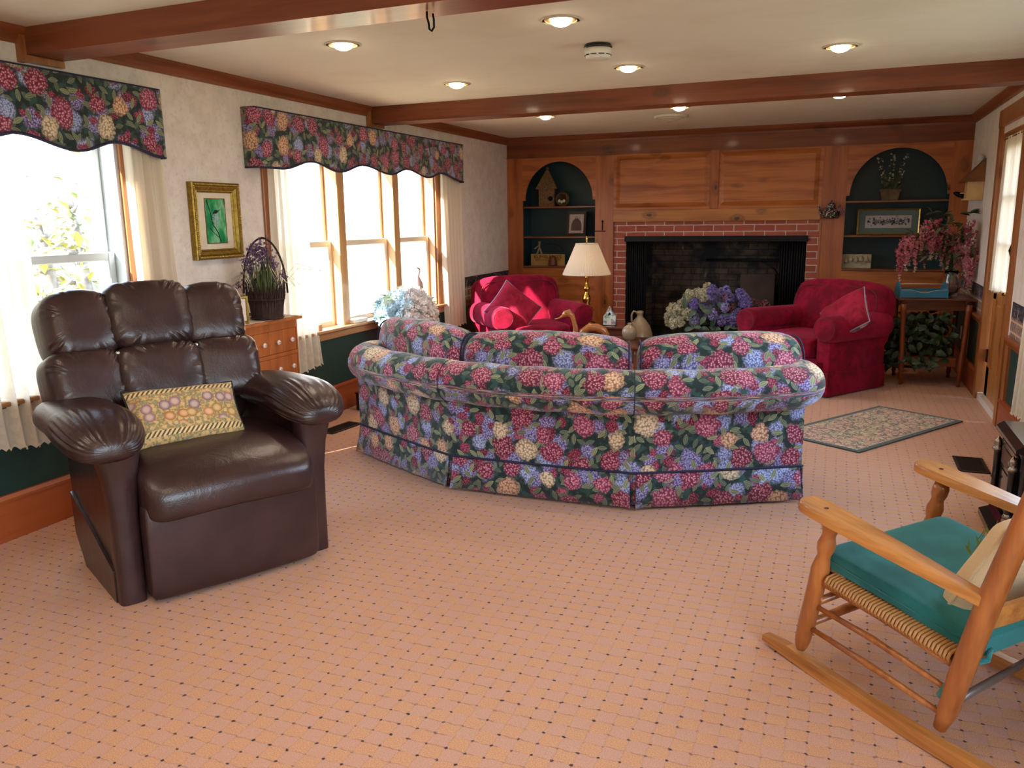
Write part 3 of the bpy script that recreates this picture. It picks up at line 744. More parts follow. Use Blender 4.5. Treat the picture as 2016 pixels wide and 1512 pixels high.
# ================================================================== FURNITURE
# ------------------------------------------------------------------ curved floral sofa
NAVY = plain('navy_cord', '#2B2C4A', 0.8, var=0.2, scale=300)
CANG = [(-132, -104), (-104, -75), (-75, -49.5)]
def sofa():
    t = thing('curved_sofa', 'curved floral chintz sofa with skirt, seen from behind in the middle of the room', 'sofa', (-1.41, 4.2, 0))
    cy = 1.6
    def P(a, r, z): return (r * math.cos(R(a)), cy + r * math.sin(R(a)), z)
    def PF(a, r, z, a0, a1):      # point on the flat chord of one upholstered panel
        u = (a - a0) / (a1 - a0); A = P(a0, r, z); B = P(a1, r, z); C_ = P(a, r, z)
        F = [A[i] + (B[i] - A[i]) * u for i in range(3)]; return tuple(C_[i] + (F[i] - C_[i]) * .85 for i in range(3))
    def sector(mb, a0, a1, r0, r1, z0, z1, n=14, flare=0.0, flat=False):
        vs = []; uv = []
        for i in range(n + 1):
            a = a0 + (a1 - a0) * i / n; L = R(a) * 2.0
            for r, z in ((r1 + flare, z0), (r1, z1), (r0, z1), (r0, z0)):
                vs.append(PF(a, r, z, a0, a1) if flat else P(a, r, z)); uv.append((L, z if r > r0 else z + (r1 - r0)))
        fs = [(4 * i + k, 4 * i + 4 + k, 4 * i + 4 + (k + 1) % 4, 4 * i + (k + 1) % 4) for i in range(n) for k in range(4)]
        fs += [(0, 1, 2, 3), (4 * n + 3, 4 * n + 2, 4 * n + 1, 4 * n)]
        return mb.add(vs, fs, uv)
    for a0, a1 in CANG:
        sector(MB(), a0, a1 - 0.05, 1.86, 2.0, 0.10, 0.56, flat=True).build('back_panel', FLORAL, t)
        # skirt panel, slightly flared, its corners turned out at the pleat
        n = 24; vs = []; uv = []
        for i in range(n + 1):
            u = i / n; a = a0 + 0.45 + (a1 - a0 - 0.9) * u; e = max(0, abs(u - 0.5) * 2 - 0.94) / 0.06
            for z, fl in ((0.015, 0.022 + 0.02 * e + 0.003 * math.sin(i * 1.3)), (0.10, 0.012 + 0.008 * e), (0.188, 0.005)):
                vs.append(PF(a, 2.0 + fl, z, a0, a1)); uv.append((R(a) * 2.0 + 0.53, z + 0.07))
        m = MB(); m.add(vs, [(3 * i + k, 3 * i + 3 + k, 3 * i + 4 + k, 3 * i + 1 + k) for i in range(n) for k in range(2)], uv)
        m.build('skirt_panel', FLORAL, t, True, solid=0.006)
    c = MB(); c.tube([PF(q0 + (q1 - q0) * i / 14, 2.008, 0.19, q0, q1) for q0, q1 in CANG for i in range(15) if i or q0 < -120], 0.006, 6); c.build('cord', NAVY, t, True)
    m = MB(); sector(m, -131.5, -50, 1.88, 1.935, 0.02, 0.12, 40); m.build('kick_panel', plain('dark_lining', '#14161A', 0.9), t)
    for a in (-104, -75):
        m = MB(); sector(m, a - 1.2, a + 1.2, 1.96, 1.992, 0.02, 0.185, 3); m.build('pleat', FLORAL, t)
    # arms / ends
    for a, sgn in ((-132, 1), (-49.5, -1)):
        m = MB()
        def S(r, z, o): 
            p = P(a, r, z); ta = (-math.sin(R(a)), math.cos(R(a))); return (p[0] + sgn * o * ta[0], p[1] + sgn * o * ta[1], z)
        vs = [S(1.996, .1, 0), S(1.15, .1, 0), S(1.15, .56, 0), S(1.996, .56, 0), S(1.90, .1, .18), S(1.15, .1, .18), S(1.15, .56, .18), S(1.90, .56, .18)]
        m.add(vs, [(0, 1, 2, 3), (7, 6, 5, 4), (0, 4, 5, 1), (1, 5, 6, 2), (2, 6, 7, 3), (3, 7, 4, 0)], [(0, .1), (.85, .1), (.85, .56), (0, .56)] * 2)
        m.build('arm', FLORAL, t)
        m = MB(); n = 12; vs = []; uv = []
        for i in range(n + 1):
            r = 1.995 - 0.84 * i / n
            for z, fl in ((0.015, -0.022 - 0.004 * math.sin(i * 2.1)), (0.188, -0.005)): vs.append(S(r, z, fl)); uv.append((i * 0.07, z + .3))
        m.add(vs, [(2 * i, 2 * i + 2, 2 * i + 3, 2 * i + 1) for i in range(n)], uv); m.build('skirt_panel', FLORAL, t, True, solid=0.006)
    # big rolled top rail
    pts = []
    def pl(a, r, o=0):
        p = P(a, r, 0); ta = (-math.sin(R(a)), math.cos(R(a))); return Vector((p[0] + o * ta[0], p[1] + o * ta[1], 0.60))
    rc = 0.13; Rr = 1.985
    aL, aR = -132, -49.5
    for k in range(8): pts.append(pl(aL, 1.14 + (Rr - rc - 1.14) * k / 7, 0.03))
    c0 = pl(aL, Rr - rc, 0.03 + rc)
    for k in range(1, 6):
        th = R(aL) + 0; ph = -PI / 2 + (PI / 2) * k / 6
        rad = Vector((math.cos(th), math.sin(th), 0)); tan = Vector((-math.sin(th), math.cos(th), 0))
        pts.append(c0 + tan * math.sin(ph) * rc + rad * math.cos(ph) * rc)
    dl = math.degrees((0.03 + rc) / Rr); dr = math.degrees((rc - 0.055) / Rr)
    for k in range(61): pts.append(pl(aL + dl + (aR - aL - dl - dr) * k / 60, Rr))
    RO = 0.055
    c1 = pl(aR, Rr - rc, RO - rc)
    for k in range(1, 6):
        th = R(aR); ph = (PI / 2) * k / 6
        rad = Vector((math.cos(th), math.sin(th), 0)); tan = Vector((-math.sin(th), math.cos(th), 0))
        pts.append(c1 + tan * math.sin(ph) * rc + rad * math.cos(ph) * rc)
    for k in range(8): pts.append(pl(aR, Rr - rc - (Rr - rc - 1.14) * k / 7, RO))
    rad_ = [0.112 + 0.003 * math.sin(i * 0.9) for i in range(len(pts))]
    MB().tube(pts, rad_, 26).build('rolled_rail', FLORAL, t, True)
    for a in (-104, -75):
        MB().tube([tuple(pl(a, Rr) + Vector((math.cos(R(a)) * 0.1145 * math.cos(q), math.sin(R(a)) * 0.1145 * math.cos(q), 0.1145 * math.sin(q)))) for q in [i * PI / 10 - PI / 2 for i in range(11)]], 0.0022, 5).build('seam_piping', NAVY, t, True)
    m = MB(); sector(m, -131, -50.5, 1.14, 1.88, 0.05, 0.31, 30); m.build('seat_base', FLORAL, t)
    for a0, a1 in ((-125, -104.3), (-104, -75.3), (-75, -56.5)):
        am = (a0 + a1) / 2; hw = R(a1 - a0) / 2 * 1.45
        def bend(p, th, ph, am=am): r = 1.43 - p.y; return Vector(P(am + math.degrees(p.x / 1.45), r, p.z + 0.385))
        MB().sup(hw, 0.33, 0.078, 0.25, 0.4, 36, 20, 'x', bend).build('seat_cushion', FLORAL, t, True)
    for k, (a0, a1, rr) in enumerate(((-136, -105.2, 1.735), (-104.6, -75.2, 1.775), (-74.4, -46.5, 1.775))):
        am = (a0 + a1) / 2; hw = R(a1 - a0) / 2 * 1.77
        def bend(p, th, ph, am=am, rr=rr, k=k):
            q = 0.012 * noise.noise(Vector((p.x * 6 + k * 3, p.z * 6, 1.3)))
            sag = 0.012 * math.cos(p.x * 5)
            return Vector(P(am + math.degrees(p.x / 1.77), rr - p.y - q, p.z * (1 + q) + 0.648 + sag))
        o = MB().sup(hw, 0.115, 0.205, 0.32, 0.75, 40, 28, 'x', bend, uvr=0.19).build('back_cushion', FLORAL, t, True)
        # piping around both end faces
        for sg in (-1, 1):
            ring = [bend(Vector((sg * hw * 0.965, 0.101 * math.copysign(abs(math.cos(q)) ** .75, math.cos(q)), 0.181 * math.copysign(abs(math.sin(q)) ** .75, math.sin(q)))), 0, 0) for q in [i * 2 * PI / 36 for i in range(36)]]
            MB().tube([tuple(v) for v in ring], 0.005, 6, True).build('piping', NAVY, o, True)
    return t
sofa()

# ------------------------------------------------------------------ brown leather recliner
def recliner():
    rz = math.atan2(0.88, 0.475)
    t = thing('recliner', 'large dark brown leather recliner with padded arms and tufted back', 'recliner', (-2.19, 2.50, 0), rz)
    L = LEATHER
    # local: x along the width, y backwards, z up
    def fold(kx, amp, y0):
        return None
    # side bodies
    for s in (-1, 1):
        poly = [(0.10, 0.0), (0.60, 0.0), (0.74, 0.12), (0.80, 0.60), (0.10, 0.60)]
        m = MB(); m.prism([(a, b) for a, b in poly], 0.09, 'x', s * 0.345 if s > 0 else -0.435)
        m.build('side_panel', L, t)
        m = MB(); x0, x1 = (0.345, 0.441) if s > 0 else (-0.441, -0.345)
        m.prism([(0.14, 0.0), (0.60, 0.0), (0.735, 0.12), (0.745, 0.30), (0.14, 0.13)], 0.012, 'x', x1 - 0.006 if s > 0 else x0 - 0.006)
        m.build('lower_side_cover', L, t)
        # front pillar that flares under the arm pad
        prof = [(0.0, .05), (.2, .05), (.38, .052), (.50, .062), (.58, .078), (.635, .095), (.655, .085), (.662, .05)]
        vs = []; uv = []; n = 16
        for z, hw in prof:
            for k in range(n):
                a = 2 * PI * k / n
                cx_ = s * 0.392 + s * (hw - .05) * 0.25
                vs.append((cx_ + hw * math.copysign(abs(math.cos(a)) ** .5, math.cos(a)), 0.135 + 0.055 * math.copysign(abs(math.sin(a)) ** .5, math.sin(a)) - (hw - .05) * 0.5, z)); uv.append((a * .1, z))
        m = MB(); m.add(vs, [(i * n + k, i * n + (k + 1) % n, (i + 1) * n + (k + 1) % n, (i + 1) * n + k) for i in range(len(prof) - 1) for k in range(n)] + [tuple(range((len(prof) - 1) * n, len(prof) * n))], uv)
        m.build('arm_front', L, t, True)
        # arm pad with gathered front
        def dp(p, th, ph, s=s):
            f = max(0.0, (-p.y - 0.12) / 0.26)
            f = min(1, f)
            gather = 1 + f * (1.25 - f) * 0.085 * math.sin(ph * 27 + 2.2 * math.sin(ph * 3)) * (0.65 + 0.35 * math.sin(ph * 7 + 1))
            w = 1 + 0.14 * max(0, (-p.y) / 0.38)
            x = p.x * w * gather; z = p.z * w * gather
            if z < 0: z *= 0.75
            z -= 0.05 * f * f
            back = max(0, p.y / 0.38)
            return Vector((x, p.y, z - 0.02 * back))
        MB().sup(0.150, 0.395, 0.084, 0.62, 0.85, 160, 56, 'y', dp, (s * 0.425, 0.435, 0.668)).build('arm_pad', L, t, True)
    # footrest panel
    def fr(p, th, ph): return Vector((p.x, p.y - 0.018 * math.cos(p.x * 4.2), p.z))
    MB().sup(0.348, 0.045, 0.192, 0.10, 0.30, 40, 40, 'x', fr, (0, 0.045, 0.208)).build('footrest', L, t, True)
    MB().box(-0.33, 0.33, 0.1, 0.62, 0.06, 0.40).build('base', L, t)
    # seat with waterfall front edge
    def st(p, th, ph):
        f = max(0, -p.y / 0.33)
        z = p.z - 0.075 * f ** 2.2 + 0.02 * math.cos(p.x * 4.5)
        wr = 0.0035 * math.sin(p.x * 70 + 3 * math.sin(p.y * 12)) * max(0, 1 - abs(p.y + 0.05) * 4) * (1 if p.x < 0.1 else .4)
        return Vector((p.x * (1 + 0.03 * f), p.y - 0.02 * math.cos(p.x * 4.2) * f, z + wr))
    MB().sup(0.335, 0.34, 0.095, 0.2, 0.5, 72, 48, 'x', st, (0, 0.295, 0.462)).build('seat', L, t, True)
    # back shell and the six tufted cushions
    def bk(z): return 0.60 + (z - 0.55) * 0.42
    m = MB(); m.sup(0.39, 0.085, 0.33, 0.25, 0.45, 32, 24, 'x', None); 
    m.v = [(x, y, z) for x, y, z in m.v]
    o = m.build('back_shell', L, t, True, loc=(-0.05, bk(0.82) + 0.085, 0.80), rot=(R(-22), 0, 0))
    def cushion(cx_, cz, hw, hh, th_, e, seed, yaw=0, droop=0):
        rnd = random.Random(seed)
        def dq(p, th, ph):
            # radiating gathers near the rim
            u = p.x / hw; v = p.z / hh
            rim = max(0.0, min(1.0, (max(abs(u), abs(v)) - 0.62) / 0.38))
            ang = math.atan2(v, u)
            fr_ = 0.0085 * rim * (1 - 0.55 * rim) * 2 * math.sin(ang * 30 + seed + 2 * math.sin(ang * 7)) * (0.5 + 0.5 * math.sin(ang * 6 + seed * 2))
            yy = p.y + (fr_ if p.y < 0 else 0) + 0.003 * noise.noise(Vector((p.x * 12, p.z * 12, seed)))
            z = p.z - droop * abs(p.x) * (1 if p.z > 0 else 0)
            return Vector((p.x, yy, z))
        mm = MB().sup(hw, th_, hh, e, e, 130, 56, 'y', dq)
        tl = R(-20)
        # pole along y so that the face is a puffed rounded square
        return mm.build('back_cushion', L, t, True, loc=(cx_, bk(cz), cz), rot=(tl, 0, yaw))
    cushion(-0.05, 1.020, 0.188, 0.158, 0.13, 0.44, 1)
    cushion(-0.340, 1.005, 0.150, 0.158, 0.12, 0.48, 2, R(8), 0.14)
    cushion(0.238, 1.005, 0.150, 0.158, 0.12, 0.48, 3, R(-10), 0.14)
    cushion(-0.05, 0.772, 0.188, 0.138, 0.125, 0.42, 4)
    cushion(-0.352, 0.768, 0.160, 0.148, 0.12, 0.46, 5, R(8))
    cushion(0.250, 0.768, 0.158, 0.148, 0.12, 0.46, 6, R(-10))
    for s in (-1, 1):
        MB().sup(0.011, 0.007, 0.011, 1, 1, 12, 8, 'y', None, (-0.052 + s * 0.167, bk(0.905) - 0.105, 0.897)).build('button', CHROME, t, True)
    return t
recliner()

# fruit tapestry pillow on the recliner
def tapestry():
    N = NT('fruit_tapestry'); uv = N.co('UV'); u, v, _ = N.sep(uv)      # 0..1
    P_ = N.com(N.math('MULTIPLY', u, 1.6), v)
    base = N.mix(N.step(N.noise(P_, 28, 3, dim='2D'), 0.42, 0.6), '#C6A468', '#8C7A54')
    lf = N.vor(N.map(P_, (13, 13, 1), rot=(0, 0, .6)), 1, dim='2D'); base = N.mix(N.step(lf, 0.2, 0.35), '#8D8A6A', base)
    d, c = N.vor(N.map(P_, 4.9, loc=(.3, .2, 0)), 1, ('Distance', 'Color'), .8, dim='2D'); cx_, cy_, cz_ = N.sep(c)
    fc_ = N.ramp(cx_, [(0, '#C9694A'), (.22, '#B58A3C'), (.4, '#A77A88'), (.58, '#D08A5C'), (.74, '#8C6E86'), (.86, '#C47A3A')], 'CONSTANT')
    fc_ = N.mix(N.step(d, 0.12, 0.40), N.mix(0.45, fc_, '#F0D8B0'), N.mix(.35, fc_, '#4A2A1C'))
    mask = N.math('MULTIPLY', N.math('SUBTRACT', 1.0, N.step(d, 0.38, 0.42)), N.math('MULTIPLY', N.step(v, 0.26, 0.30), N.math('SUBTRACT', 1.0, N.step(v, 0.74, 0.78))))
    colr = N.mix(mask, base, fc_)
    b2_, c2_ = N.vor(N.map(P_, 12), 1, ('Distance', 'Color'), .9, dim='2D'); q, _a, _b = N.sep(c2_)
    gr = N.math('MULTIPLY', N.math('MULTIPLY', N.math('GREATER_THAN', q, 0.55), N.math('SUBTRACT', 1.0, N.step(b2_, 0.34, 0.4))), N.math('SUBTRACT', 1.0, mask))
    colr = N.mix(N.math('MULTIPLY', gr, 0.8), colr, '#D9B27A')
    st_ = N.math('SINE', N.math('ADD', N.math('MULTIPLY', u, 150.0), N.math('MULTIPLY', v, -70.0)))
    band = N.math('MAXIMUM', N.math('LESS_THAN', N.math('ABSOLUTE', N.math('SUBTRACT', v, 0.16)), 0.045), N.math('LESS_THAN', N.math('ABSOLUTE', N.math('SUBTRACT', v, 0.88)), 0.045))
    colr = N.mix(band, colr, N.mix(N.step(st_, -.3, .1), '#5C4A30', '#E0C48E'))
    return N.done(N.bsdf(colr, 0.9, 0, N.bump(N.noise(uv, 220, 2, dim='2D'), 0.3, 0.003), sheen=.1))
def pillow_mesh(mb, w, h, th, n=26, dent=0.0):
    """square pillow, lying in the xz plane, thickness along y. two shells"""
    for sg in (-1, 1):
        def f(u, v, sg=sg):
            a, b = 2 * u - 1, 2 * v - 1
            puff = (max(0, 1 - a ** 4) * max(0, 1 - b ** 4)) ** 0.5
            pin = 1 - 0.06 * (1 - abs(a) ** 2) * abs(b) ** 3 - 0.0; pin2 = 1 - 0.06 * (1 - abs(b) ** 2) * abs(a) ** 3
            nz = 0.02 * noise.noise(Vector((a * 2.2, b * 2.2, sg * 3.0 + w)))
            return ((a * w / 2 * pin2, sg * (th / 2 * puff + nz * puff * th * 4), b * h / 2 * pin), (u, v))
        mb.grid(f, n, n)
    return mb
def pillow_edge(w, h, n=26):
    pts = []
    for k in range(n): a = -1 + 2 * k / n; pts.append((a * w / 2, 0, -h / 2 * (1 - 0.06 * (1 - a * a))))
    for k in range(n): a = -1 + 2 * k / n; pts.append((w / 2 * (1 - 0.06 * (1 - a * a)), 0, a * h / 2))
    for k in range(n): a = 1 - 2 * k / n; pts.append((a * w / 2, 0, h / 2 * (1 - 0.06 * (1 - a * a))))
    for k in range(n): a = 1 - 2 * k / n; pts.append((-w / 2 * (1 - 0.06 * (1 - a * a)), 0, a * h / 2))
    return pts
def pillow(name, label, loc, rot, w, h, th, mfront, mback=None, mpipe=None, rot_mode=None):
    t = thing(name, label, 'pillow'); t.location = loc; t.rotation_euler = rot
    if mback is None:
        pillow_mesh(MB(), w, h, th).build('cover', mfront, t, True)
    else:
        m = MB(); pillow_mesh(m, w, h, th); h2 = len(m.v) // 2; hf = len(m.f) // 2
        a = MB(); a.v = m.v[:h2]; a.uv = m.uv[:h2]; a.f = m.f[:hf]; a.build('front_cover', mfront, t, True)
        b = MB(); b.v = m.v[h2:]; b.uv = m.uv[h2:]; b.f = [tuple(i - h2 for i in f) for f in m.f[hf:]]; b.build('back_cover', mback, t, True)
    if mpipe: MB().tube(pillow_edge(w, h), 0.005, 6, True).build('piping', mpipe, t, True)
    return t
rz = math.atan2(0.88, 0.475)
def recl(x, y, z): return (-2.19 + x * 0.475 - y * 0.88, 2.50 + x * 0.88 + y * 0.475, z)
p = pillow('lumbar_pillow', 'oblong gold tapestry pillow with fruit pattern resting on the brown recliner', recl(-0.055, 0.335, 0.652), (R(-38), R(2), rz), 0.46, 0.27, 0.11, tapestry(), None, plain('black_cord', '#1C1A18', .8))

# ------------------------------------------------------------------ valances and lace curtains
def valance(label, y0, y1, zt, pts):
    t = thing('valance', label, 'valance', (XL, (y0 + y1) / 2, zt), 0, 'floral valances over the left windows'); yc = (y0 + y1) / 2
    def zb(y):
        for (a, za), (b, zb_) in zip(pts, pts[1:]):
            if a <= y <= b:
                u = (y - a) / (b - a); u = (1 - math.cos(PI * u)) / 2; return za + (zb_ - za) * u
        return pts[-1][1] if y > pts[-1][0] else pts[0][1]
    path = [(0.0, y0), (0.05, y0)] + [(0.10, y0 + (y1 - y0) * i / 110) for i in range(111)] + [(0.05, y1), (0.0, y1)]
    m = MB(); vs = []; uv = []; L = 0; n = 8; prev = path[0]
    for x, y in path:
        L += math.hypot(x - prev[0], y - prev[1]); prev = (x, y)
        b = zb(min(max(y, y0), y1)) - zt
        for k in range(n + 1):
            z = b * k / n; vs.append((x + 0.004 * math.sin(y * 9) * (k / n), y - yc, z)); uv.append((L * 1.0 + 0.2, z * 1.0))
    w = n + 1
    m.add(vs, [(i * w + k, i * w + k + 1, (i + 1) * w + k + 1, (i + 1) * w + k) for i in range(len(path) - 1) for k in range(n)], uv)
    m.build('fabric_panel', FLORAL, t, True, solid=0.012)
    m = MB().box(0.0, 0.10, y0 - yc, y1 - yc, -0.012, -0.002); m.build('mounting_board', FLORAL, t)
    edge = [(x + 0.004, y - yc, zb(min(max(y, y0), y1)) - zt) for x, y in path]
    MB().tube(edge, 0.008, 6).build('bottom_cord', NAVY, t, True)
    top = [(x + 0.002, y - yc, -0.002) for x, y in path]
    MB().tube(top, 0.006, 6).build('top_cord', NAVY, t, True)
valance('floral valance with scalloped hem over the window at the far left edge', 2.24, 3.59, 2.142, [(2.24, 1.80), (2.45, 1.845), (2.60, 1.825), (2.712, 1.845), (3.03, 1.79), (3.27, 1.847), (3.59, 1.79)])
valance('long floral valance with scalloped hem over the triple window', 4.365, 7.435, 2.147, [(4.365, 1.785), (4.60, 1.785), (4.95, 1.848), (5.28, 1.795), (5.62, 1.86), (6.03, 1.81), (6.31, 1.864), (6.69, 1.812), (6.95, 1.86), (7.435, 1.80)])
def curtain(label, x, y0t, y1t, y0b, y1b, zt, zb, folds=7, axis='y', amp=0.022, mat=None, group='lace curtains at the left windows', seed=0):
    t = thing('lace_curtain', label, 'curtain', (x, (y0t + y1t) / 2, zb), 0, group); yc = (y0t + y1t) / 2
    H = zt - zb
    def f(u, v):
        a = y0b + (y1b - y0b) * u; b = y0t + (y1t - y0t) * u
        vv = v ** 0.7; y = a + (b - a) * vv
        w = amp * (1.2 - 0.5 * v) * math.sin(u * folds * 2 * PI + 0.6 * math.sin(v * 3 + seed)) + 0.006 * math.sin(u * 43 + seed + v * 2)
        z = H * v
        if v == 0: z = 0.013 * abs(math.sin(u * folds * 4 * PI)) + 0.012 * math.sin(u * 5 + seed)
        return ((w, y - yc, z), (u * (abs(y1b - y0b)) * 1.8, v * H))
    m = MB().grid(f, folds * 16, 26)
    m.build('panel', mat or LACE, t, True)
    m = MB(); m.tube([f(i / 120, 0)[0] for i in range(121)], 0.004, 5); m.build('hem', mat or LACE, t, True)
    m = MB().tube([(0, min(y0t, y1t) - yc - .02, H - 0.01), (0, max(y0t, y1t) - yc + .02, H - 0.01)], 0.006, 8); m.build('rod', BRASS, t, True)
curtain('lace curtain at the left edge of the photo behind the recliner', XL + 0.055, 2.36, 2.72, 2.42, 2.78, 1.93, 0.425, 5, seed=1)
curtain('lace curtain between the recliner window and the gold framed bird picture', XL + 0.055, 3.36, 3.62, 3.36, 3.68, 1.93, 0.40, 4, seed=2)
curtain('lace curtain hanging behind the basket and drawer chest', XL + 0.055, 4.53, 4.92, 4.50, 5.00, 1.93, 0.40, 6, seed=3)
curtain('sunlit lace curtain at the far right of the triple window', XL + 0.055, 7.02, 7.50, 7.08, 7.54, 1.93, 0.40, 6, seed=4)
LACE2 = mat_lace('lace_dense', 0.93, 0.22)
curtain('lace curtain at the right edge hanging beside the black stove', XR - 0.060, 4.95, 5.36, 4.95, 5.50, 1.98, 0.27, 6, seed=5, group='lace curtains on the right wall')

# ------------------------------------------------------------------ framed hummingbird picture
def ring_frame(mb, w, h, prof):
    """mitred frame in the xz plane facing -y. prof: (inset, depth) pairs"""
    n = len(prof); vs = []
    for sx, sz in ((-1, -1), (1, -1), (1, 1), (-1, 1)):
        for ins, dep in prof: vs.append((sx * (w / 2 - ins), -dep, sz * (h / 2 - ins)))
    fs = [(c * n + k, c * n + k + 1, ((c + 1) % 4) * n + k + 1, ((c + 1) % 4) * n + k) for c in range(4) for k in range(n - 1)]
    return mb.add(vs, fs)
def mat_birdprint():
    N = NT('green_bird_print'); c = N.co(); f = N.noise(N.map(c, (14, 14, 7), rot=(0, .5, 0)), 1.0, 3)
    colr = N.ramp(f, [(0.3, '#0F5A3C'), (0.48, '#2E9A60'), (0.6, '#8CC79A'), (0.72, '#1E6E58')]); return N.done(N.bsdf(colr, 0.25))
t = thing('framed_picture', 'gold framed picture of a small bird on a green ground between the windows', 'picture', (XL + 0.002, 4.043, 1.452), R(90))
m = ring_frame(MB(), 0.412, 0.452, [(0, 0), (0, 0.034), (0.006, 0.040), (0.016, 0.038), (0.020, 0.032), (0.030, 0.034), (0.046, 0.022), (0.052, 0.024), (0.06, 0.014), (0.06, 0.0)])
m.build('frame', GOLD, t)
m = MB()
for k in range(40): m.ball((-0.192, -0.040, -0.212 + k * 0.0109), 0.0062, 6)
for k in range(40): m.ball((0.192, -0.040, -0.212 + k * 0.0109), 0.0062, 6)
for k in range(36): m.ball((-0.192 + k * 0.0109, -0.040, -0.212), 0.0062, 6).ball((-0.192 + k * 0.0109, -0.040, 0.213), 0.0062, 6)
m.build('beading', plain('bright_gold', '#D8B868', 0.3, 0.9, var=.2, scale=80), t, True)
MB().box(-0.148, 0.148, -0.012, -0.002, -0.168, 0.168).build('mat_board', plain('mat_cream', '#E2D4BC', 0.8), t)
ring_frame(MB(), 0.178, 0.268, [(0, 0.012), (0, 0.015), (0.005, 0.015), (0.005, 0.012)]).build('gold_fillet', GOLD, t)
MB().box(-0.084, 0.084, -0.0145, -0.012, -0.129, 0.129).build('print', mat_birdprint(), t)
m = MB()
for k in range(90):
    a = random.uniform(0, 6.28); r = 0.034 * math.sqrt(random.random()); m.ball((-0.002 + r * math.cos(a), -0.0150, 0.008 + r * math.sin(a) * 1.25), 0.0042, 5, .6)
m.build('bird_body', plain('blue_grey_feathers', '#C4CEE0', 0.5, var=.15, scale=160), t, True)
m = MB(); m.prism([(-0.025, 0.045), (-0.005, 0.064), (0.012, 0.066), (0.020, 0.060), (0.050, 0.074), (0.020, 0.054), (0.006, 0.046), (-0.02, 0.040)], 0.0025, 'y', -0.0175); m.build('bird_head', plain('dark_feathers', '#1A2428', 0.5), t)
m = MB(); m.tube([(-0.07, -0.0155, 0.125), (-0.045, -0.0155, 0.05), (-0.03, -0.0155, -0.02), (0.01, -0.0155, -0.07), (0.03, -0.0155, -0.125)], 0.003, 5).tube([(-0.06, -0.0155, -0.04), (-0.02, -0.0155, -0.075), (0.02, -0.0155, -0.1)], 0.0022, 5); m.build('bird_branch', plain('dark_feathers', '#1A2428', 0.5), t, True)

# ------------------------------------------------------------------ drawer chest with white knobs
def chest():
    t = thing('drawer_chest', 'pine apothecary chest with rows of small drawers and white knobs against the left wall', 'chest', (-3.39, 3.985, 0), R(90))
    # local: x along +y world, y towards the wall(-x world); front at y=-0.14
    W_, Dp, H_ = 0.86, 0.27, 0.825
    f = -0.135
    MB().box(-W_/2, W_/2, f + 0.012, 0.13, 0.06, H_).box(-W_/2, W_/2, f, f + 0.012, 0.06, 0.09).box(-W_/2, W_/2, f, f + .012, 0.775, H_).box(-W_/2, -W_/2 + .012, f, f + .012, .09, .775).box(W_/2 - .012, W_/2, f, f + .012, .09, .775).build('carcass', CHEST, t)
    MB().box(-W_/2 - 0.028, W_/2 + 0.028, f - 0.028, 0.135, H_, H_ + 0.02, 0.006, 2).build('top', CHEST, t)
    MB().box(-W_/2 - 0.006, W_/2 + 0.006, f - 0.008, 0.13, 0.0, 0.06).build('plinth', CHEST, t)
    KN = plain('white_knob', '#EFE6DE', 0.25, var=0)
    rows = [0.775 - i * 0.171 for i in range(4)]
    for r in rows:
        MB().box(-W_/2 + .012, W_/2 - .012, f, f + .012, r - 0.171, r - 0.148).build('rail', CHEST, t)
        for c in range(6):
            x0 = -W_/2 + 0.014 + c * 0.1387
            d = MB().box(x0 + 0.0015, x0 + 0.1365, f + 0.002, f + 0.014, r - 0.146, r - 0.002, 0.002, 1).build('drawer', CHEST, t)
            cx_, cz_ = x0 + 0.069, r - 0.074
            MB().lathe([(0.005, 0.0), (0.006, -0.012), (0.014, -0.018), (0.016, -0.024), (0.012, -0.030), (0.003, -0.031)], 14, 'y', True, (cx_, f + 0.002, cz_)).build('knob', KN, d, True)
            MB().lathe([(0.0032, -0.0), (0.0032, -0.0325)], 8, 'y', True, (cx_, f + 0.002, cz_)).build('knob_screw', BLACKM, d, True)
chest()
# lace runner on the chest
def mat_cloth(n, c): 
    N = NT(n); uv = N.co('Object'); return N.done(N.bsdf(N.mix(N.step(N.vor(uv, 90), 0.1, 0.3), c, '#C9A98C'), 0.9, sheen=.2))
m = MB()
def f(u, v):
    x = -3.515 + 0.275 * u; y = 3.58 + 0.83 * v
    z = 0.8485
    if u > 0.93: x = -3.515 + 0.275 * (0.93 + (u - 0.93)) + 0.008 * math.sin(v * 60) + 0.010; z -= (u - 0.93) / 0.07 * (0.012 + 0.008 * math.sin(v * 55)) * 0
    return ((x, y, z), (y, x))
m.grid(f, 20, 120)
tag(m.build('lace_runner', mat_cloth('runner_linen', '#E8D2BC'), None, True, solid=0.003), 'cream lace runner spread on top of the pine drawer chest', 'runner')

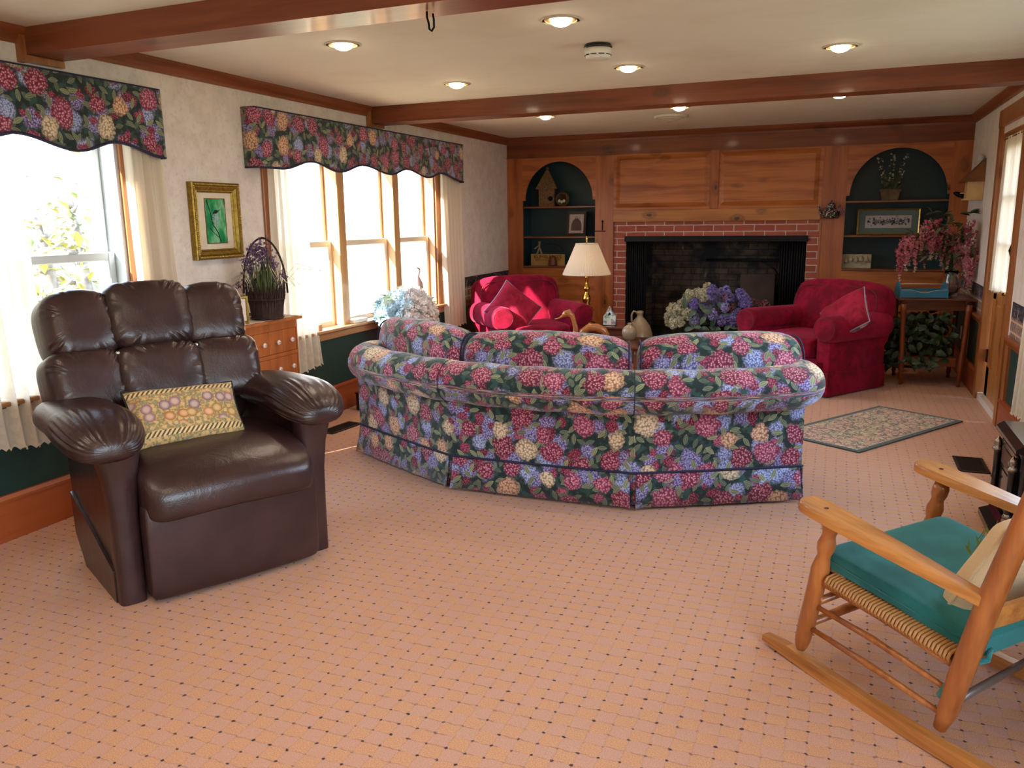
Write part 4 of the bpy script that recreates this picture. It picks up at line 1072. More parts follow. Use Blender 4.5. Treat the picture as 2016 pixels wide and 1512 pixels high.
# photo frames and letter on the chest
def photo_frame(label, x, y, rz, w=0.10, h=0.165, d=0.05):
    t = thing('photo_frame', label, 'picture frame', (x, y, 0.851), rz, 'small gold frames on the chest')
    t.rotation_euler = (0, 0, rz)
    m = MB().box(-w/2, w/2, 0.0, d, 0, h, .002, 1); ring_frame(m, w, h, [(0, 0), (0.002, 0.008), (0.012, 0.010), (0.016, 0.0)]); m.v = m.v[:-16] + [(a, b, c + h / 2) for a, b, c in m.v[-16:]]
    m.build('frame', GOLD, t)
    MB().box(-w/2 + .016, w/2 - .016, -0.002, 0.001, .018, h - .018).build('print', plain('pale_print', '#D9CCC4', 0.4), t)
    b = MB().tube([(0.0, -0.003, 0.04), (0.004, -0.003, 0.10), (-0.003, -0.003, 0.135)], 0.0025, 5).tube([(0.004, -0.003, 0.10), (0.018, -0.003, 0.088)], 0.002, 5).tube([(-0.02, -0.003, .05), (0.0, -0.003, .045), (0.018, -.003, .06)], 0.002, 5)
    b.build('print_motif', plain('ink', '#4A3A48', .6), t, True)
photo_frame('gold frame with a dragonfly print, nearer the twig basket on the chest', -3.27, 3.90, R(62))
photo_frame('gold framed print half hidden behind the recliner back', -3.40, 3.76, R(60), 0.10, 0.20)
t = thing('letter_sheets', 'cream printed paper standing between the two small gold frames', 'paper', (-3.325, 3.835, 0.851), R(40))
MB().box(-0.045, 0.045, 0, 0.006, 0, 0.17).build('sheet', plain('old_paper', '#D9C4AE', .8), t)
m = MB()
for r in range(14): m.box(-0.038, 0.038 - random.uniform(0, .015), -0.001, 0.0, 0.015 + r * 0.011, 0.019 + r * 0.011)
m.build('handwriting', plain('brown_ink', '#8E7466', .8), t)

# twig basket with lavender
def add_floret(m, c, r, rnd, n=4):
    ax = Vector((rnd.gauss(0, 1), rnd.gauss(0, 1), rnd.gauss(0, 1))).normalized(); o = ax.orthogonal().normalized(); q = ax.cross(o)
    for k in range(n):
        a = 2 * PI * k / n; d = o * math.cos(a) + q * math.sin(a); s_ = ax.cross(d)
        C_ = Vector(c); tip = C_ + d * r + ax * r * .25
        m.add([tuple(C_), tuple(C_ + d * r * .55 + s_ * r * .42), tuple(tip), tuple(C_ + d * r * .55 - s_ * r * .42)], [(0, 1, 2, 3)])
def basket():
    rnd = random.Random(5)
    t = thing('twig_basket', 'dark twig basket with hoop handle full of lavender on the chest', 'basket', (-3.29, 4.17, 0.851), R(-68))
    TW = plain('dark_twigs', '#43291F', 0.8, var=.3, scale=40)
    m = MB(); m.lathe([(0.088, 0), (0.095, 0.002), (0.105, 0.17), (0.098, 0.17), (0.085, 0.01)], 20)
    for k in range(150):
        a = rnd.uniform(0, 6.28); r0 = 0.093; r1 = 0.108; tw = rnd.uniform(-.15, .15); h = rnd.uniform(.15, .24)
        m.tube([(r0 * math.cos(a), r0 * math.sin(a), 0.002), ((r0 + r1) / 2 * math.cos(a + tw / 2), (r0 + r1) / 2 * math.sin(a + tw / 2), h / 2), ((r1 + .01) * math.cos(a + tw), (r1 + .01) * math.sin(a + tw), h)], 0.0026, 4)
    m.build('woven_sides', TW, t)
    m = MB()
    for z, r in ((0.01, .099), (.125, .112)): m.tube([(r * math.cos(a), r * math.sin(a), z) for a in [i * PI / 14 for i in range(28)]], 0.004, 6, True)
    m.build('band', TW, t, True)
    m = MB(); pts = [(0.0, 0.135 * math.cos(a), 0.16 + 0.335 * math.sin(a)) for a in [i * PI / 24 for i in range(25)]]
    m.tube(pts, 0.006, 7); m.tube([(p[0] + .008 * math.sin(i * .8), p[1], p[2] + .005) for i, p in enumerate(pts)], 0.003, 5); m.build('handle', TW, t, True)
    g = MB(); gm = plain('grass_blades', '#5C6E3C', 0.7, var=.3, scale=12)
    for k in range(150):
        a = rnd.uniform(0, 6.28); r = rnd.uniform(0, .08); L = rnd.uniform(.12, .26); tl = rnd.uniform(.1, .75)
        d = Vector((math.cos(a) * tl, math.sin(a) * tl, 1)).normalized()
        g.leaf((r * math.cos(a), r * math.sin(a), .14), d, (math.cos(a), math.sin(a), .2), L, .009, .35, 4)
    g.build('grass', gm, t)
    g = MB()
    for k in range(26):
        a = rnd.uniform(0, 6.28); L = rnd.uniform(.2, .36); c0 = (0.06 * math.cos(a), .06 * math.sin(a), .15)
        ex_ = max(-.15, c0[1] + 1.0 * L * math.sin(a)); g.tube([c0, (c0[0] + .3 * L * math.cos(a), (c0[1] + ex_) / 2, .15 + L * .55), (c0[0] + .5 * L * math.cos(a), ex_, .15 + L * .5 * rnd.uniform(.3, 1))], 0.0011, 4)
    g.build('dry_stalks', plain('straw', '#8A7A5A', .8), t)
    PU = plain('lavender_bloom', '#84688C', 0.8, var=.35, scale=60)
    for (y, z, n, sp) in ((-.10, .36, 26, .035), (-.05, .42, 50, .045), (0.0, .43, 60, .05), (-.03, .37, 50, .05), (0.03, .38, 50, .05), (0.05, .32, 40, .035), (0.055, .25, 26, .03), (0.12, .26, 18, .025), (-.15, .21, 18, .025), (-.09, .30, 22, .03)):
        h = MB()
        for k in range(int(n * 1.6)): add_floret(h, (rnd.gauss(0.01, sp * .55), y + rnd.gauss(0, sp * .55), z + rnd.gauss(0, sp * .5)), .0100, rnd)
        h.tube([(0, y * .4, .15), (0.01, y * .9, z * .7), (0.01, y, z)], 0.0018, 4)
        h.build('lavender_spray', PU, t)
basket()

# ------------------------------------------------------------------ white hydrangeas, heron, sill box
def blossom_ball(rnd, r, fr, n=60, petals=4, squash=1.0):
    m = MB()
    for k in range(n):
        a = rnd.uniform(0, 6.28); c = rnd.uniform(-0.55, 1); s_ = math.sqrt(1 - c * c)
        p = (r * s_ * math.cos(a), r * s_ * math.sin(a), r * c * squash); add_floret(m, p, fr, rnd, petals)
    m.ball((0, 0, 0), r * .8, 8)
    return m
def place_mesh(name, me, parent, loc, sc=1.0, rz=0):
    o = bpy.data.objects.new(name, me); COL.objects.link(o); o.parent = parent; o.location = loc; o.scale = (sc,) * 3; o.rotation_euler = (random.uniform(-.4, .4), random.uniform(-.4, .4), rz); return o
def template(name, mb, mat):
    o = mb.build(name, mat); me = o.data; bpy.data.objects.remove(o); return me
def hydrangeas():
    rnd = random.Random(8)
    t = thing('hydrangea_bouquet', 'large bouquet of white and pale blue hydrangeas in front of the triple window', 'flowers', (-3.245, 5.86, 0.0))
    MB().lathe([(0.10, 0.0), (0.16, .02), (0.17, .20), (.13, .24), (.05, .30), (.05, .40), (.14, .48), (.15, .52), (.13, .52)], 20).build('pedestal_pot', plain('dark_basket', '#3A3020', .8, var=.3), t, True)
    A = template('bloom_a', blossom_ball(rnd, .062, .024, 80), plain('hydrangea_blue', '#C6DCE4', .7, var=.05))
    B = template('bloom_b', blossom_ball(rnd, .062, .024, 80), plain('hydrangea_white', '#F0E4DE', .7, var=.06))
    C_ = template('bloom_c', blossom_ball(rnd, .062, .024, 80), plain('hydrangea_green', '#D2DCC4', .7, var=.08))
    k = 0
    for i in range(32):
        a = i * 2.399; v = 1 - (i + .5) / 32 * 1.25; s_ = math.sqrt(max(0, 1 - v * v))
        p = (0.20 * s_ * math.cos(a), 0.20 * s_ * math.sin(a), .66 + .19 * v)
        side_ = p[0] * .9 + p[1] * .3
        me = B if side_ > 0.03 else (C_ if (p[2] > .76 and i % 2) else A)
        place_mesh('flower_head', me, t, p, rnd.uniform(.9, 1.15), rnd.uniform(0, 6))
    m = MB()
    for i in range(26):
        a = rnd.uniform(0, 6.28); z = rnd.uniform(.55, .84); r = .21 * math.sqrt(max(.1, 1 - ((z - .66) / .22) ** 2))
        m.leaf((r * math.cos(a), r * math.sin(a), z), (math.cos(a), math.sin(a), .5), (0, 0, 1), .10, .06, .3, 5)
    m.build('leaves', plain('hydrangea_leaf', '#3E7A44', .5, var=.3), t, True)
    m = MB(); m.tube([(.20 + .02 * math.sin(i), .09 + i * .012, .55 + .012 * math.sin(i * 2.1)) for i in range(14)], .007, 6); m.build('berry_sprig', plain('pink_berries', '#A85A5A', .6, var=.3, scale=90), t, True)
hydrangeas()
def heron():
    t = thing('heron_figurine', 'slim pink white heron figurine standing on the window sill', 'figurine', (XL + 0.035, 6.585, 0.656), R(0))
    H = plain('heron_clay', '#CDB2AE', .5, var=.15)
    # faces -y (towards the camera side), s-curved neck
    MB().tube([(0, .045, .135), (0, .03, .17), (0, .005, .225), (0, -.012, .262), (0, -.018, .290), (0, -.005, .315), (0, .012, .335), (0, .008, .356), (0, -.008, .362)], [.006, .022, .027, .02, .011, .008, .0075, .009, .008], 12).build('body', H, t, True)
    MB().tube([(0, -.008, .362), (0, -.03, .368), (0, -.06, .378)], [.008, .005, .001], 8).build('beak', H, t, True)
    MB().tube([(0, .028, .18), (0, .03, .1), (0, .028, .004)], .004, 6).tube([(.01, .012, .18), (.01, .005, .1), (.01, .012, .004)], .004, 6).build('legs', H, t, True)
    MB().tube([(0, .03, .20), (0, .05, .14), (0, .06, .11)], [.02, .018, .003], 10).build('tail', H, t, True)
    MB().lathe([(.034, 0), (.034, .006), (.02, .01)], 16).build('base', H, t, True)
heron()
tag(MB().box(XL - 0.03, XL + 0.05, 5.46, 5.66, 0.6555, 0.685, .006, 2).build('white_box', plain('ivory_box', '#EFE9DA', .4)), 'small flat white box lying on the sill of the triple window', 'box')
tag(MB().box(XL - 0.03, XL + 0.03, 5.02, 5.06, 0.6555, 0.70, .003, 1).build('wood_block', SASH_Z), 'small upright wooden block at the left end of the window sill', 'block')

# ------------------------------------------------------------------ red velvet armchairs
PIPE = plain('dark_red_piping', '#5E0418', .7)
def armchair(label, loc, rz):
    t = thing('velvet_armchair', label, 'armchair', loc, rz, 'red velvet armchairs by the fireplace')
    V = VELVET
    MB().box(-.40, .40, -.36, .38, .03, .30, .02, 2).build('base', V, t, True, angle=40)
    m = MB()
    def f(u, v):
        P_ = [(-.43, .40), (-.43, -.37), (.43, -.37), (.43, .40)]; s_ = u * 3; i = min(2, int(s_)); w = s_ - i
        x = P_[i][0] + (P_[i+1][0] - P_[i][0]) * w; y = P_[i][1] + (P_[i+1][1] - P_[i][1]) * w
        return ((x * (1 + .012 * (1 - v)), y * (1 + .012 * (1 - v)), .012 + .19 * v), (u, v))
    m.grid(f, 48, 3); m.build('skirt', V, t, solid=0.01)
    for s in (-1, 1):
        MB().box(min(s * .30, s * .43), max(s * .30, s * .43), -.36, .40, .10, .54, .02, 2).build('arm_side', V, t, True, angle=40)
        def dp(p, th, ph, s=s):
            f_ = max(0, -p.y - .2) / .2
            w = 1 + .02 * math.sin(ph * 9) * f_
            return Vector((p.x * w + s * .012, p.y, p.z * w - (0.02 * p.y)))
        o = MB().sup(.112, .40, .108, .16, .9, 40, 30, 'y', dp, (s * .385, -.005, .545)).build('arm_roll', V, t, True)
        MB().tube([(s * .397 + .093 * math.cos(q), -.400, .553 + .088 * math.sin(q)) for q in [i * PI / 14 for i in range(28)]], .0045, 6, True).build('piping', PIPE, o, True)
    def db(p, th, ph):
        # arched top, wings rolling back
        z = p.z + .03 * math.cos(p.x * 3.4) - .0
        y = p.y + .25 * p.x * p.x + .004 * math.sin(p.x * 40 + p.z * 9) * (p.z > .05)
        return Vector((p.x, y, z))
    MB().sup(.45, .11, .275, .28, .62, 48, 32, 'x', db, None or (0, 0, 0)).build('back', V, t, True, loc=(0, .33, .595), rot=(R(-12), 0, 0))
    MB().sup(.285, .33, .085, .2, .35, 36, 20, 'x', None, (0, -.09, .385)).build('seat_cushion', V, t, True)
    m = MB()
    m.tube([(-.40 + .8 * 0, 0, 0)] * 2 if False else [(.405 * math.copysign(abs(math.cos(q)) ** .35, math.cos(q)), 0, .245 * math.copysign(abs(math.sin(q)) ** .45, math.sin(q))) for q in [i * PI / 30 for i in range(31)]], .005, 6)
    m.build('back_piping', PIPE, t, True, loc=(0, .245, .60), rot=(R(-12), 0, 0))
    return t
armchair('red velvet armchair with sunlit left side in the corner by the left window', (-2.76, 7.42, 0), math.atan2(-.76, .65) + R(90))
armchair('red velvet armchair on the right side of the fireplace near the side table', (-0.17, 7.43, 0), math.atan2(-.82, -.57) + R(90))
VP2 = mat_velvet('pillow_velvet', '#7C0A24', '#A41E3C', '#FF90A8')
PATB = floral('paisley_backing')
pillow('velvet_pillow', 'crumpled rose velvet pillow leaning in the left red armchair', (-2.80, 7.10, .615), (R(-30), R(38), R(22)), .42, .40, .14, VP2, PATB, plain('silver_cord', '#9A96A8', .6))
pillow('velvet_pillow', 'red velvet pillow with patterned back leaning on the right armchair arm', (0.07, 7.10, .635), (R(-40), R(-34), R(-24)), .42, .38, .16, VP2, PATB, plain('silver_cord', '#9A96A8', .6))

# ------------------------------------------------------------------ end table, lamp, lantern, jugs
t = thing('end_table', 'low dark cherry end table beside the left red armchair', 'table', (-2.09, 7.66, 0), R(12))
MB().box(-.25, .25, -.20, .20, .405, .43, .008, 2).build('table_top', CHERRY, t)
MB().box(-.22, .22, -.17, .17, .34, .405).build('apron', CHERRY, t)
for a in (-1, 1):
    for b in (-1, 1): MB().lathe([(.012, 0), (.018, .02), (.016, .2), (.022, .34)], 10, 'z', True, (a * .19, b * .14, 0)).build('leg', CHERRY, t, True)
def lamp():
    t = thing('table_lamp', 'brass candlestick table lamp with pleated white shade', 'lamp', (-2.265, 7.70, .431))
    prof = [(.085, 0), (.088, .008), (.075, .018), (.045, .03), (.026, .05), (.022, .07), (.026, .09), (.020, .105), (.030, .115), (.052, .135), (.060, .150), (.058, .156), (.036, .160), (.034, .185), (.030, .20), (.038, .225), (.040, .25), (.030, .275), (.020, .30), (.018, .315), (.030, .33), (.033, .345), (.026, .36), (.013, .375), (.012, .40), (.016, .44), (.020, .45), (.010, .47), (.006, .52)]
    MB().lathe([(0.001, 0)] + prof, 28).build('stand', BRASS, t, True)
    N = NT('pleated_shade'); c = N.co(); 
    df = N.n('ShaderNodeBsdfDiffuse'); tl = N.n('ShaderNodeBsdfTranslucent'); df.inputs[0].default_value = lin('#F3E9D8'); tl.inputs[0].default_value = lin('#F3DFC0')
    mx = N.n('ShaderNodeMixShader'); mx.inputs[0].default_value = .45; N.t.links.new(df.outputs[0], mx.inputs[1]); N.t.links.new(tl.outputs[0], mx.inputs[2]); SH = N.done(mx.outputs[0])
    m = MB(); n = 180; vs = []
    for z, r in ((.475, .232), (.49, .228), (.60, .178), (.72, .128), (.765, .108), (.772, .106)):
        for k in range(n):
            a = 2 * PI * k / n; rr = r * (1 + .012 * math.cos(k * PI)) ; vs.append((rr * math.cos(a), rr * math.sin(a), z))
    m.add(vs, [(i * n + k, i * n + (k + 1) % n, (i + 1) * n + (k + 1) % n, (i + 1) * n + k) for i in range(5) for k in range(n)])
    m.build('lamp_shade', SH, t)
    MB().tube([(.229 * math.cos(a), .229 * math.sin(a), .476) for a in [i * PI / 30 for i in range(60)]], .004, 5, True).tube([(.107 * math.cos(a), .107 * math.sin(a), .771) for a in [i * PI / 20 for i in range(40)]], .004, 5, True).build('shade_trim', SH, t, True)
    MB().lathe([(.001, .52), (.022, .54), (.026, .57), (.001, .60)], 14).build('bulb', mat_emit('bulb_warm', '#FFD9A0', 9), t, True)
    MB().tube([(0, 0, .5), (0, 0, .78)], .003, 6).tube([(-.107, 0, .765), (.107, 0, .765)], .002, 5).build('harp', BRASS, t, True)
    MB().lathe([(.004, .775), (.010, .785), (.006, .795), (.012, .81), (.008, .83), (.002, .845)], 14).build('finial', BRASS, t, True)
lamp()
def lantern():
    t = thing('birdhouse_lantern', 'small painted glass house with steep roof standing on the dark end table', 'ornament', (-2.015, 7.64, .431), R(12))
    N = NT('painted_glass'); c = N.co(); f_ = N.vor(c, 55, 'Color'); g = N.noise(c, 22, 3)
    colr = N.mix(N.step(g, .48, .56), '#E6F0EA', N.mix(.5, f_, '#6E9AA0')); pg = N.done(N.bsdf(colr, .12, coat=.5))
    MB().prism([(-.062, 0), (.062, 0), (.062, .09), (.03, .125), (0, .185), (-.03, .125), (-.062, .09)], .09, 'y', -.045).build('glass_walls', pg, t)
    m = MB(); m.tube([(-.062, -.046, .0), (-.062, -.046, .09), (-.03, -.046, .125), (0, -.046, .19)], .003, 5).tube([(.062, -.046, .0), (.062, -.046, .09), (.03, -.046, .125), (0, -.046, .19)], .003, 5).box(-.064, .064, -.048, .047, -.0, .006)
    m.build('metal_edges', PEWTER, t, True)
    MB().prism([(-.011, .10), (.011, .10), (.011, .115), (0, .128), (-.011, .115)], .003, 'y', -.049).build('dark_window', BLACKM, t)
    MB().box(-.022, .016, -.049, -.0455, .006, .06).build('cottage_door', plain('pale_door', '#F4F4EE', .4), t)
lantern()
STONE = plain('salt_glaze', '#A58F74', .25, var=.18, scale=6)
def jug(label, loc, s, hz, rz, col=None):
    t = thing('stoneware_jug', label, 'jug', loc, rz, 'stoneware jugs near the hearth')
    prof = [(.001, 0), (.085, 0), (.095, .02), (.125, .10), (.135, .17), (.128, .23), (.10, .29), (.06, .335), (.032, .358), (.028, .375), (.036, .385), (.036, .40), (.026, .404), (.02, .39)]
    MB().lathe([(r * s, z * s * hz) for r, z in prof], 30).build('body', col or STONE, t, True)
    MB().tube([(-.03 * s, 0, .392 * s * hz), (-.065 * s, 0, .40 * s * hz), (-.085 * s, 0, .37 * s * hz), (-.085 * s, 0, .33 * s * hz), (-.07 * s, 0, .31 * s * hz)], .011 * s, 8).build('handle', col or STONE, t, True)
jug('large tan stoneware jug in front of the left side of the fireplace', (-1.82, 8.08, 0.0), 1.0, 1.30, 0)
jug('small stoneware jug in front of the large one, just behind the sofa', (-1.655, 6.95, .401), .50, .72, PI)
# coffee table carrying the goose and the small jug
t = thing('coffee_table', 'low wooden coffee table behind the sofa cushions', 'table', (-1.95, 6.85, 0))
MB().box(-.50, .50, -.28, .28, .375, .40, .006, 2).build('table_top', WALN, t)
for a in (-1, 1):
    for b in (-1, 1): MB().lathe([(.018, 0), (.024, .1), (.02, .3), (.03, .375)], 10, 'z', True, (a * .43, b * .22, 0)).build('leg', WALN, t, True)
def goose():
    t = thing('wooden_goose', 'carved wooden goose with raised neck, its head turned to the left', 'figurine', (-2.07, 6.72, .401), R(18))
    GW = wood('goose_wood', '#B8743C', '#8E5226', 'x', knots=False, rough=.25, coat=.5)
    MB().tube([(-.055, 0, .03), (-.02, 0, .035), (.0, 0, .075), (-.004, 0, .12), (-.018, 0, .175), (-.035, 0, .222), (-.062, 0, .245), (-.092, 0, .238), (-.12, 0, .215)], [.02, .032, .026, .021, .020, .024, .034, .029, .012], 16).build('neck', GW, t, True)
    MB().tube([(-.115, 0, .219), (-.145, 0, .200), (-.185, 0, .191)], [.017, .009, .005], 10, flat=.7).build('bill', GW, t, True)
    for s in (-1, 1): MB().ball((-.085, s * .0275, .246), .006, 8).build('eye', BLACKM, t, True)
    MB().tube([(.03, 0, .02), (.055, 0, .08), (.11, 0, .118), (.18, 0, .118), (.235, 0, .095), (.262, 0, .05), (.262, 0, .01)], [.026, .03, .034, .036, .034, .03, .024], 16).build('curved_body', GW, t, True)
goose()
# ------------------------------------------------------------------ lilacs at the hearth and the wooden box
def lilacs():
    rnd = random.Random(12)
    t = thing('lilac_arrangement', 'wide arrangement of purple and cream lilacs in a dark tub before the fireplace', 'flowers', (-1.08, 8.20, 0))
    MB().lathe([(.001, 0), (.17, 0), (.23, .36), (.24, .37), (.22, .37), (.20, .33)], 28).build('tub', plain('dark_tub', '#2A2C2A', .5, var=.3), t, True)
    cols = {'p': '#9284CC', 'l': '#B8ACE4', 'c': '#E2DCBC', 'g': '#B4BC96', 'r': '#8A5254'}
    T_ = {}
    for k, c in cols.items():
        m = MB()
        for i in range(170):
            u = rnd.random(); a = rnd.uniform(0, 6.28); r = .050 * math.sin(PI * (.12 + .80 * u)) ; add_floret(m, (r * math.cos(a) * rnd.uniform(.6, 1), r * math.sin(a) * rnd.uniform(.6, 1), -.045 + u * .11), .014, rnd)
        T_[k] = template('lilac_' + k, m, plain('lilac_' + {'p': 'violet', 'l': 'lavender', 'c': 'cream', 'g': 'green', 'r': 'wine'}[k], c, .7, var=.25, scale=70))
    spots = []
    for i in range(92):
        u = -1 + 2 * ((i * .618) % 1); v = rnd.uniform(0, 1)
        h = math.sqrt(max(0, 1 - u * u)); x = u * .47; z = .42 + (.33 * h) * v; y = rnd.uniform(-.12, .10) - .06 * (1 - v)
        if u < -.55: k = 'c' if v < .8 else 'g'
        elif u > .70: k = 'r'
        elif u < -.2 and v > .75: k = 'c'
        else: k = rnd.choice('pplpr' if u > .2 else 'pplpl')
        if abs(u) > .8: z = .40 + .2 * v
        o = place_mesh('lilac_cluster', T_[k], t, (x, y, z), rnd.uniform(.85, 1.15), rnd.uniform(0, 6)); o.rotation_euler = (rnd.uniform(-.4, .4), u * .7 + rnd.uniform(-.3, .3), rnd.uniform(0, 6))
    m = MB()
    for i in range(44):
        a = rnd.uniform(0, 6.28); m.leaf((rnd.uniform(-.32, .32), rnd.uniform(-.16, .0), rnd.uniform(.35, .62)), (math.cos(a), -.4, math.sin(a) * .6 + .1), (0, -1, .3), .09, .055, .3, 5)
    m.build('leaves', plain('lilac_leaf', '#5A7458', .5, var=.3), t, True)
lilacs()
t = thing('log_box', 'brown panelled wooden box standing between the lilacs and the red armchair', 'box', (-.74, 7.86, 0), R(6))
m = MB(); m.prism([(-.13, 0), (.13, 0), (.13, .50), (-.09, .50)], .22, 'y', -.11); m.build('body', WALN, t)
m = MB(); m.box(-.10, .13, -.125, -.11, .46, .50).box(-.10, .13, -.125, -.11, .0, .05); m.prism([(-.135, 0), (-.105, 0), (-.065, .50), (-.095, .50)], .018, 'y', -.128); m.box(.10, .13, -.125, -.11, .05, .46); m.build('panel_frame', TABLEG, t)

# ------------------------------------------------------------------ things in the niches
def text_mesh(s_, size, name, mat, parent, loc, rot=(R(90), 0, 0), ext=0.001, sx=1.0):
    cu = bpy.data.curves.new(name, 'FONT'); cu.body = s_; cu.size = size; cu.extrude = ext; cu.align_x = 'CENTER'
    tmp = bpy.data.objects.new(name + '_tmp', cu); COL.objects.link(tmp)
    bpy.context.view_layer.update()
    me = bpy.data.meshes.new_from_object(tmp.evaluated_get(bpy.context.evaluated_depsgraph_get()))
    bpy.data.objects.remove(tmp); me.materials.clear(); me.materials.append(mat)
    o = bpy.data.objects.new(name, me); COL.objects.link(o); o.parent = parent; o.location = loc; o.rotation_euler = rot; o.scale = (sx, 1, 1); return o
WICK = plain('wicker', '#8E6A42', .8, var=.35, scale=90, bump=.5)
t = thing('wicker_birdhouse', 'tall wicker birdhouse with pointed roof on the top shelf of the left niche', 'birdhouse', (-3.10, D + .11, 1.576), R(10))
MB().box(-.088, .088, -.07, .07, 0, .20).build('walls', WICK, t)
m = MB(); m.add([(-.125, -.09, .19), (.125, -.09, .19), (.125, .09, .19), (-.125, .09, .19), (-.012, -.01, .40), (.012, -.01, .40), (.012, .01, .40), (-.012, .01, .40)], [(3, 2, 1, 0), (0, 1, 5, 4), (1, 2, 6, 5), (2, 3, 7, 6), (3, 0, 4, 7), (4, 5, 6, 7)]); m.build('roof', WICK, t)
MB().ball((0, 0, .415), .02, 10).build('finial', WICK, t, True)
MB().lathe([(.026, 0), (.026, .004)], 18, 'y', True, (.045, -.0745, .085)).build('entrance_hole', BLACKM, t, True)
t = thing('birds_nest', 'round twig nest tipped forward holding pale eggs, right of the wicker birdhouse', 'nest', (-2.925, D + .10, 1.576))
m = MB(); rnd = random.Random(3)
for k in range(60):
    a0 = rnd.uniform(0, 6.28); rr = rnd.uniform(.058, .076); dy = rnd.uniform(-.03, .03)
    m.tube([(rr * math.cos(a0 + q) , dy + rnd.uniform(-.004, .004), .078 + rr * math.sin(a0 + q)) for q in (0, .3, .6, .9, 1.2)], .003, 4)
m.build('twigs', WICK, t); m = MB().lathe([(.001, .02), (.06, .015), (.07, -.03)], 20, 'y', False, (0, 0, .078)); m.build('bowl', plain('nest_inside', '#4A3624', .9), t, True, solid=.006)
for x, z in ((-.028, .058), (0.0, .048), (.026, .058)): MB().ball((x, -.012, z), .0165, 10, 1.15).build('egg', plain('egg_shell', '#D8D4C0', .4), t, True)
t = thing('framed_beehive_print', 'dark framed beehive print leaning on the middle shelf of the left niche', 'picture', (-2.755, D + .085, 1.246), R(-4))
t.rotation_euler = (R(-7), 0, R(-4))
MB().box(-.115, .115, 0, .012, 0, .268).build('backing', DARKF, t)
mb = ring_frame(MB(), .235, .27, [(0, 0), (0, .016), (.03, .012), (.03, 0)]); mb.v = [(a, b, c + .135) for a, b, c in mb.v]; mb.build('frame', DARKF, t)
MB().box(-.088, .088, -.003, 0, .03, .24).build('print', plain('print_paper', '#C9B8AC', .7), t)
hv = [(-.062, .06)] + [(-.062 + .0 + .062 * (1 - math.cos(a)) * 1.0, .10 + .095 * math.sin(a)) for a in [i * PI / 16 for i in range(9)]] + [(.062 - .062 * (1 - math.cos(a)), .10 + .095 * math.sin(a)) for a in [PI / 2 - i * PI / 16 for i in range(9)]] + [(.062, .06)]
MB().prism(hv, .002, 'y', -.005).build('beehive_motif', plain('hive_print', '#6E5450', .8, var=.25, scale=120), t)
m = MB(); m.tube([(.014 * math.cos(a), -.005, .20 + .013 * math.sin(a)) for a in [i * PI / 8 for i in range(16)]], .0022, 4, True)
for k in range(26):
    s_ = 1 if k % 2 else -1; z = .05 + .18 * rnd.random(); x = s_ * rnd.uniform(.066 if z < .17 else .035, .083); m.ball((x, -.004, z), .0035, 5, .7)
for x in (-.05, -.02, .015, .045): m.tube([(x + .010 * math.cos(a), -.005, .048 + .009 * math.sin(a)) for a in [-PI * i / 8 for i in range(9)]], .002, 4)
m.build('small_motifs', plain('hive_ink', '#3A2A28', .8), t)
t = thing('bumblebee_sign', 'yellow wooden sign lettered BUMBLEBEES on the lowest shelf of the left niche', 'sign', (-3.078, D + .045, .919), R(2))
YS = plain('mustard_paint', '#B8904A', .7, var=.15, scale=9)
MB().box(-.200, .200, 0, .018, 0, .128).build('board', YS, t)
text_mesh('BUMBLEBEES', .052, 'lettering', plain('brown_letters', '#4A1A10', .7), t, (0.0, -.0005, .080), sx=1.12)
text_mesh('MAKE HONEY ON THE BEE', .024, 'small_lettering', plain('brown_letters2', '#6A3A1C', .7), t, (0, -.0005, .055), sx=1.05)
MB().tube([(.05 - .17 * 0 + .16 * math.cos(a) - .02, .009, .126 + .115 * math.sin(a)) for a in [i * PI / 24 for i in range(20)]], .003, 5).build('wire_handle', BLACKM, t, True)
MB().lathe([(.048, 0), (.05, .01), (.048, .05), (.036, .085), (.02, .105), (.004, .112)], 20, 'z', True, (.075, -.045, .001)).build('beehive', wood('hive_brown', '#7A3E22', '#5A2A18', 'x', knots=False), t, True)
m = MB(); 
for a, b in (((-.10, .23), (-.155, .185)), ((-.10, .20), (-.13, .12)), ((-.095, .20), (-.065, .12)), ((-.10, .19), (-.095, .27))):
    m.add([(a[0] - .008, .002, a[1]), (a[0] + .008, .004, a[1]), (b[0] + .013, -.002, b[1]), (b[0] - .013, 0, b[1])], [(0, 1, 2, 3)])
m.build('ribbon_bow', plain('tan_ribbon', '#8C7660', .7), t, solid=.003)

t = thing('flower_pot', 'small clay pot of white bell flowers on the top shelf of the right niche', 'flowers', (.425, D + .12, 1.576))
CLAY = plain('old_clay', '#7C6444', .8, var=.3, scale=14)
MB().add([(-.07, -.045, 0), (.07, -.045, 0), (.07, .045, 0), (-.07, .045, 0), (-.09, -.06, .10), (.09, -.06, .10), (.09, .06, .10), (-.09, .06, .10)], [(3, 2, 1, 0), (0, 1, 5, 4), (1, 2, 6, 5), (2, 3, 7, 6), (3, 0, 4, 7), (4, 5, 6, 7)]).box(-.095, .095, -.065, .065, .085, .105).build('pot', CLAY, t)
m = MB(); g = MB(); rnd = random.Random(4)
for x1, h in ((-.12, .42), (.0, .44), (.13, .43)):
    g.tube([(x1 * .3, 0, .10), (x1 * .8, 0, h * .6), (x1, 0, h)], .003, 4)
    for k in range(30):
        z = rnd.uniform(.16, h); u = (z - .1) / (h - .1); a = rnd.uniform(0, 6.28); add_floret(m, (x1 * (.3 + .7 * u) + .022 * math.cos(a), .02 * math.sin(a) - .01, z), .011, rnd)
